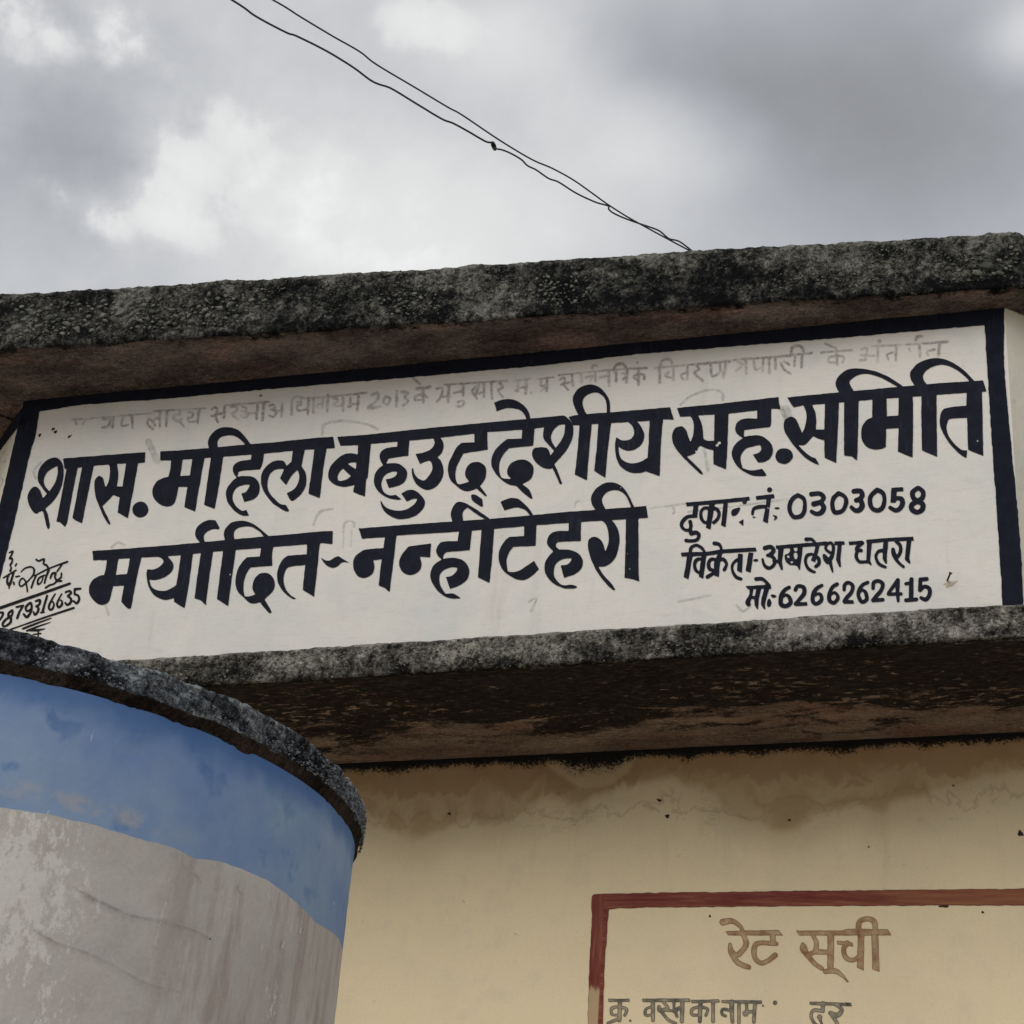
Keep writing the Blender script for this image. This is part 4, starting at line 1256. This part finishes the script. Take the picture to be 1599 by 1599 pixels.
# ---------------------------------------------------------------- stones and grit set in the broken edges
phi = (1+5**.5)/2
ICO = np.array([(-1, phi, 0), (1, phi, 0), (-1, -phi, 0), (1, -phi, 0), (0, -1, phi), (0, 1, phi), (0, -1, -phi), (0, 1, -phi), (phi, 0, -1), (phi, 0, 1), (-phi, 0, -1), (-phi, 0, 1)])/1.9
ICF = [(0, 11, 5), (0, 5, 1), (0, 1, 7), (0, 7, 10), (0, 10, 11), (1, 5, 9), (5, 11, 4), (11, 10, 2), (10, 7, 6), (7, 1, 8), (3, 9, 4), (3, 4, 2), (3, 2, 6), (3, 6, 8), (3, 8, 9), (4, 9, 5), (2, 4, 11), (6, 2, 10), (8, 6, 7), (9, 8, 1)]
stone_me = []
for k_ in range(6):
    v = ICO*(1+.28*rng.standard_normal((12, 1)))*[1, .55, .68]
    me = bpy.data.meshes.new("stone_mesh"); me.from_pydata([tuple(q) for q in v], [], ICF); me.materials.append(M_stone); me.update(); stone_me.append(me)
nf_ = np.array([dAB[1], -dAB[0]])
def on_front(u, v):
    dd = ray(u, v); t = np.dot(A[:2]-C0[:2], nf_)/np.dot(dd[:2], nf_); return C0+dd*t
def front_y(u): return 458-.0617*u
spots = []
def try_spot(u, v, r):
    for (a, b, c) in spots:
        if (a-u)**2+((b-v)*1.3)**2 < (r+c)**2*.72: return
    spots.append((u, v, r))
big_stones = [(77, 497, 10), (93, 500, 7), (192, 488, 12), (122, 515, 9), (105, 506, 7), (95, 510, 8), (162, 493, 8), (180, 500, 9), (74, 518, 8), (40, 500, 7), (30, 512, 7), (60, 510, 6), (140, 495, 7), (15, 518, 7), (270, 486, 9), (345, 482, 9), (360, 476, 8), (370, 470, 10), (325, 494, 6), (1544, 416, 13), (1528, 427, 8), (1519, 419, 7), (1552, 420, 5), (1465, 416, 7), (1482, 420, 6), (1562, 427, 6)]
for s_ in big_stones: try_spot(*s_)
tries = 0
while len(spots) < 285 and tries < 9000:
    tries += 1
    if rng.random() < .62:
        u = rng.uniform(-5, 420); f = rng.uniform(.26, .86); r = rng.uniform(3.2, 6.6)
        if vnoise(np.array([[u/55., f*2, 3.]]), 1., 2)[0] < -.15: continue
    else:
        u = rng.uniform(420, 1590); f = rng.uniform(.3, .85); r = rng.uniform(2.8, 4.8)
        if vnoise(np.array([[u/80., f*1.5, 9.]]), 1., 2)[0] < .12: continue
    try_spot(u, front_y(u)+f*84, r)
for i, (u, v, r) in enumerate(spots):
    o = bpy.data.objects.new("stone", stone_me[i % 6]); COL.objects.link(o)
    q = on_front(u, v); s_ = r*q[1]/FPX*1.12
    adopt(roof, o)
    yaw = math.atan2(dAB[1], dAB[0])
    o.location = Vector(q)+Vector((nf_[0], nf_[1], 0))*(.0015)
    o.rotation_euler = (rng.uniform(-.4, .4), rng.uniform(-.8, .8), yaw+rng.uniform(-.3, .3)); o.scale = (s_*rng.uniform(.95, 1.35), s_, s_)
def grit(name, parent, mat, sampler, count, r0, r1, label):
    V = np.zeros((count*12, 3)); F = []; T = np.zeros(count*12)
    for i in range(count):
        p_, nn_ = sampler(); r = r0+(r1-r0)*rng.random()**2
        a = rng.uniform(0, 6.28, 3); ca, sa = math.cos(a[0]), math.sin(a[0]); cb, sb = math.cos(a[1]), math.sin(a[1])
        Rm = np.array([[ca, -sa, 0], [sa, ca, 0], [0, 0, 1]])@np.array([[1, 0, 0], [0, cb, -sb], [0, sb, cb]])
        V[i*12:i*12+12] = (ICO*(1+.25*rng.standard_normal((12, 1)))*[1.5, .8, .8]*r)@Rm.T+p_-nn_*r*.35
        T[i*12:i*12+12] = rng.random()**2
        F += [tuple(q+i*12 for q in f) for f in ICF]
    o = part(name, V, F, mat, parent, label, attrs={'tone': T}); o['kind'] = 'stuff'; return o
def s_roof():
    while True:
        u = rng.uniform(-20, 1590); f = rng.uniform(.05, .88)
        if vnoise(np.array([[u/60., f*1.6, 5.]]), 1., 3)[0] > -.12+.5*abs(f-.55): break
    q = on_front(u, front_y(u)+f*86); return q+np.array([nf_[0], nf_[1], 0])*.001, np.array([nf_[0], nf_[1], 0])
grit("grit", roof, M_gritroof, s_roof, 2600, .0008, .0032, None)
def s_shade():
    while True:
        x = rng.uniform(SL[0], SR[0]); f = rng.uniform(0., .86)
        if vnoise(np.array([[x*9, f*1.2, 2.]]), 1., 3)[0] > -.25+.6*(f-.35): break
    return np.array([x, 3.1395, zl(x)+(zlt(x)-zl(x))*f]), np.array([0, -1., 0])
grit("grit", shade, M_grit, s_shade, 2200, .0008, .0036, None)
def s_cap():
    a = rng.uniform(-math.pi*.98, math.pi*.15); f = rng.uniform(.02, .9)
    nn = np.array([math.cos(a), math.sin(a), 0.]); return np.array([PC[0], PC[1], ZC0+hC*f])+nn*(RC+.001), nn
grit("grit", capo, M_gritcap, s_cap, 3200, .0006, .0026, None)

# ---------------------------------------------------------------- painted words
WOB = {'ghost': .8, 'rateborder': 1.1, 'border': 1.0, 'rate': .5, 'rateblack': .5, 'thin': .2, 'side': .5}
def ink_mesh(prims, place, h, sty=''):
    xs, ys, D = raster(prims, h); gx, gy = np.meshgrid(xs, ys)
    q = np.stack([gx.ravel(), gy.ravel(), gx.ravel()*0], 1)
    D = D+WOB.get(sty, .42)*vnoise(q, 1/7. if sty != 'rateborder' else 1/11., 2).reshape(D.shape)
    if sty == 'ghost': D = D-1.6
    V, F, val = contour(xs, ys, D)
    W = [place(u, v) for u, v in V]
    return W, F, np.array(val)
def onpanel(off):
    return lambda u, v: onY(u, v, YP-off)
def onwall(off):
    return lambda u, v: onY(u, v, YW-off)
for name, sty, lay, prims in parse(TEXT):
    off = {0: .0012, 1: .0006, 2: .0004, 3: .0012}[lay]
    par = wall if lay == 3 else panel
    place = onwall(off) if lay == 3 else onpanel(off)
    hh = {'border': 3., 'rateborder': 2.5, 'ghost': 1.3}.get(sty, 1.)
    V, F, val = ink_mesh(prims, place, hh, sty)
    F = [f[::-1] for f in F]
    nm = {'word': 'painted_word', 'number': 'painted_number', 'stroke': 'painted_flourish', 'border': 'painted_border', 'rate_border': 'painted_border'}.get(name, name)
    sc_px = YP/FPX
    matk = 'ghostgrey' if lay == 2 else sty
    part(nm, V, F, M_ink[matk], par, {'border': "thick navy border along the top and both ends", 'rate_border': "streaky maroon border line of the rate board",
         'faded_word': None}.get(name), attrs={'edge': -val*sc_px})
# top line and faint script on the left splayed return
def onret(c, dr, off):
    nn = np.array([-dr[1], dr[0]]) if np.dot([-dr[1], dr[0]], C0[:2]-c[:2]) > 0 else np.array([dr[1], -dr[0]])
    def f(u, v):
        dd = ray(u, v); o = c[:2]+nn*off; t = np.dot(o-C0[:2], nn)/np.dot(dd[:2], nn); return C0+dd*t
    return f
RT = '''@painted_border border 0
T 0 0 1
P 40,628 -30,728 -60,770 -60,800 0,704 33,661 35,640
@faded_word side 1
T 0 600 6.15
S 20,670,16 60,640,20 40,690,16
L 70,610,14 100,640,16
S 90,560,14 120,580,16 100,620,14
L 30,600,10 135,490,10
S 20,760,16 50,740,18 60,700,14
L 80,680,14 100,640,14
S 10,900,22 30,930,26 10,980,20
L 25,790,12 70,730,12
'''
fr = onret(CL, DL, .0012)
for name, sty, lay, prims in parse(RT):
    V, F, val = ink_mesh(prims, fr, .8, sty)
    part(name, V, F, M_ink['border' if lay == 0 else 'ghost'], retL, attrs={'edge': -val*.0012})
# the corner on the front runs a little bare of paint
# smears and scratches on the pillar
SM = '''@smear smudge 0
T 0 1230 4.333
S 490,670,12 600,735,26 760,810,20 900,870,22 1060,900,26 1200,935,22 1330,975,12 1430,1030,6
@smear smudge 0
T 0 1230 4.333
S 240,970,18 400,1060,20 560,1110,20 700,1170,24 850,1250,18 1000,1330,22 1220,1385,14
@scratch scratch 0
T 0 1230 4.333
S 1125,780,9 1090,900,12 1050,1060,14
@scratch scratch 0
T 250 1300 5.348
L 1085,720,12 1070,755,12
L 1180,805,10 1172,840,10
L 1040,915,16 1025,960,16
L 855,940,12 850,975,10
L 1455,580,9 1452,600,9
L 905,500,8 910,560,10
@scratch smudge 0
T 250 1300 5.348
S 290,345,10 320,380,14 350,430,8
S 660,430,10 655,480,12 690,520,8
'''
for name, sty, lay, prims in parse(SM):
    V, F, val = ink_mesh(prims, lambda u, v: on_cyl(u, v, RS+.0032), 1., 'ghost')
    o = part(name, V, F, M_ink[sty], pillar, None, smooth=True, attrs={'edge': -val*.0008})

# ---------------------------------------------------------------- small things on the walls
def lump(name, parent, u, v, ru, rv, mat, plane, depth=.5, label=None, tilt=0.):
    c = onY(u, v, plane); s = plane/FPX; n = 14; V = []; F = []
    rings = [(1., 0.), (.85, .55), (.5, .9)]
    for (rr, hh) in rings:
        for i in range(n):
            a = 2*math.pi*i/n; w_ = 1+.22*math.sin(3*a+u)+.1*math.sin(5*a+v)
            X_ = rr*ru*w_*math.cos(a); Z_ = rr*rv*w_*math.sin(a)
            X2 = X_*math.cos(tilt)-Z_*math.sin(tilt); Z2 = X_*math.sin(tilt)+Z_*math.cos(tilt)
            V.append((c[0]+X2*s, c[1]-hh*depth*min(ru, rv)*s, c[2]+Z2*s))
    V.append((c[0], c[1]-depth*min(ru, rv)*s, c[2])); m_ = len(rings)
    for r_ in range(m_-1):
        for i in range(n): F.append((r_*n+i, r_*n+(i+1) % n, (r_+1)*n+(i+1) % n, (r_+1)*n+i))
    for i in range(n): F.append(((m_-1)*n+i, (m_-1)*n+(i+1) % n, m_*n))
    return part(name, V, F, mat, parent, label, smooth=True)
for (u, v, a, b, t) in ((62.5, 680, 3.2, 4.2, 0), (83.5, 670.5, 4., 3.2, .2), (87, 675, 4, 3.5, 0), (109, 682, 5, 2.6, .7), (407.5, 618.5, 3.5, 2., .6), (786, 564, 1.2, 1.2, 0), (134, 637, 1.2, 1., 0)):
    lump("mud_spot", panel, u, v, a, b, M_mud, YP-.0005, .5, None, t)
for (u, v, a, b, t) in ((1042.5, 1275, 3.6, 3.6, 0), (1030, 1250, 4.6, 2.2, -.3), (1489, 1227, 1.8, 1.6, 0), (1233, 1281, 2.2, 2, 0), (1475, 1415.5, 8, 2.2, .05), (1109, 1431, 1.7, 2.4, 0), (1535, 1425, 2, 2, 0), (1357, 1323, 1.4, 1.4, 0), (1594, 1302, 4, 5, .5), (702, 1271, 3, 2.5, 0)):
    lump("wall_speck", wall, u, v, a, b, M_mud, YW-.0004, .35, None, t)
lump("plaster_chip", panel, 1484, 912, 11, 5, M_chip, YP-.0003, .12, None, .3)
# bent nail
def tube(name, pts, rad, mat, parent=None, label=None, n=8, closed=False):
    pts = [Vector(p_) for p_ in pts]; V = []; F = []; N_ = len(pts); up = Vector((0.13, .2, 1)).normalized()
    for i, p_ in enumerate(pts):
        a = pts[(i-1) % N_] if closed else pts[max(0, i-1)]; b = pts[(i+1) % N_] if closed else pts[min(N_-1, i+1)]
        t = (b-a).normalized(); s = t.cross(up)
        if s.length < 1e-4: s = t.cross(Vector((1, 0, 0)))
        s.normalize(); q = t.cross(s); r = rad[i] if hasattr(rad, '__len__') else rad
        for k_ in range(n):
            an = 2*math.pi*k_/n; V.append(p_+s*math.cos(an)*r+q*math.sin(an)*r)
    for i in range(N_ if closed else N_-1):
        for k_ in range(n):
            j = (i+1) % N_; F.append((i*n+k_, i*n+(k_+1) % n, j*n+(k_+1) % n, j*n+k_))
    if not closed: F.append(tuple(range(n))[::-1]); F.append(tuple((N_-1)*n+q_ for q_ in range(n)))
    o = mesh_ob(name, V, F, mat, None, smooth=True)
    if parent is not None: adopt(parent, o)
    if label: o['label'] = label
    return o
b0 = onY(1479, 909, YP+.01); b1 = onY(1480.5, 905, YP-.008); b2 = onY(1484, 897, YP-.030); b3 = onY(1485, 895, YP-.032)
tube("nail", [b0, b1, b2, b3], [.0022, .0020, .0019, .0040], M_rust, panel, "rusty nail driven into the chipped lower right corner")

# ---------------------------------------------------------------- overhead wires
def cr(pts, n=6):
    return crom([(p_, False) for p_ in pts], False, n)
rp = onZ(1087, 396, zrt(-.6)); dep0 = np.dot(rp-C0, -Zc if False else RM@np.array([0, 0, -1.]))
def at_depth(u, v, t): return C0+ray(u, v)/FPX*t
def wire(px, lift=0):
    out = []
    for (u, v) in px:
        s = (1087-u)/727; out.append(at_depth(u, v, dep0*(1+.0*s)-.55*s+lift))
    return out
wa = [(150, -150), (280, -78), (426, 0), (470, 27), (520, 57), (562, 81), (588, 101), (650, 138), (700, 168), (722, 180), (780, 219), (830, 249), (862, 263), (895, 281), (925, 302), (950, 320), (980, 339), (1005, 353), (1040, 372), (1070, 388), (1088, 397)]
wb = [(40, -190), (200, -95), (362, 0), (400, 26), (447, 51), (464, 57), (510, 80), (551, 105), (578, 125), (592, 132), (612, 139), (650, 162), (690, 186), (708, 193), (732, 206), (758, 221), (768, 223)]
wb2 = [(776, 233), (786, 235), (800, 241), (815, 250), (824, 259), (838, 266), (857, 279), (873, 285), (900, 302), (930, 316), (950, 322), (951, 327), (958, 333), (975, 341), (1000, 350), (1012, 354), (1030, 361), (1045, 373), (1062, 378), (1087, 397)]
def reach(pts, far):     # carry the line on to where it comes from, up and over the yard
    a, b = np.array(pts[1]), np.array(pts[0]); dr_ = (b-a)/np.linalg.norm(b-a)
    return [b+dr_*far*s_+np.array([0, 0, .12*s_*s_*far]) for s_ in (1., .66, .33)]+list(pts)
pa = cr(reach(wire(wa), 5.)); pb = cr(reach(wire(wb), 5.)); 
o = tube("overhead_wire", pa, .0017, M_wire); tag(o, "upper of the two thin dark wires, running straight down to the roof edge", "wire", "twin wires crossing the sky to the roof")
wroot = tube("overhead_wire", pb, .0020, M_wire); tag(wroot, "lower kinked dark wire with a small knot halfway, against the cloudy sky", "wire", "twin wires crossing the sky to the roof")
o = tube("wire_end", cr(wire(wb2, .012)), .0018, M_wire); o.parent = wroot
kn = []
for i in range(22):
    a = i/22*2*math.pi*1.0
    kn.append(at_depth(771.5+2.2*math.cos(a)+1.8*math.sin(a), 228.5+5.6*math.sin(a)+.5*math.cos(a), np.dot(np.array(wire([(771, 228)])[0])-C0, RM@np.array([0, 0, -1.]))+.006*math.cos(a*2)))
o = tube("knot", kn, .0027, M_wire, closed=True); o.parent = wroot
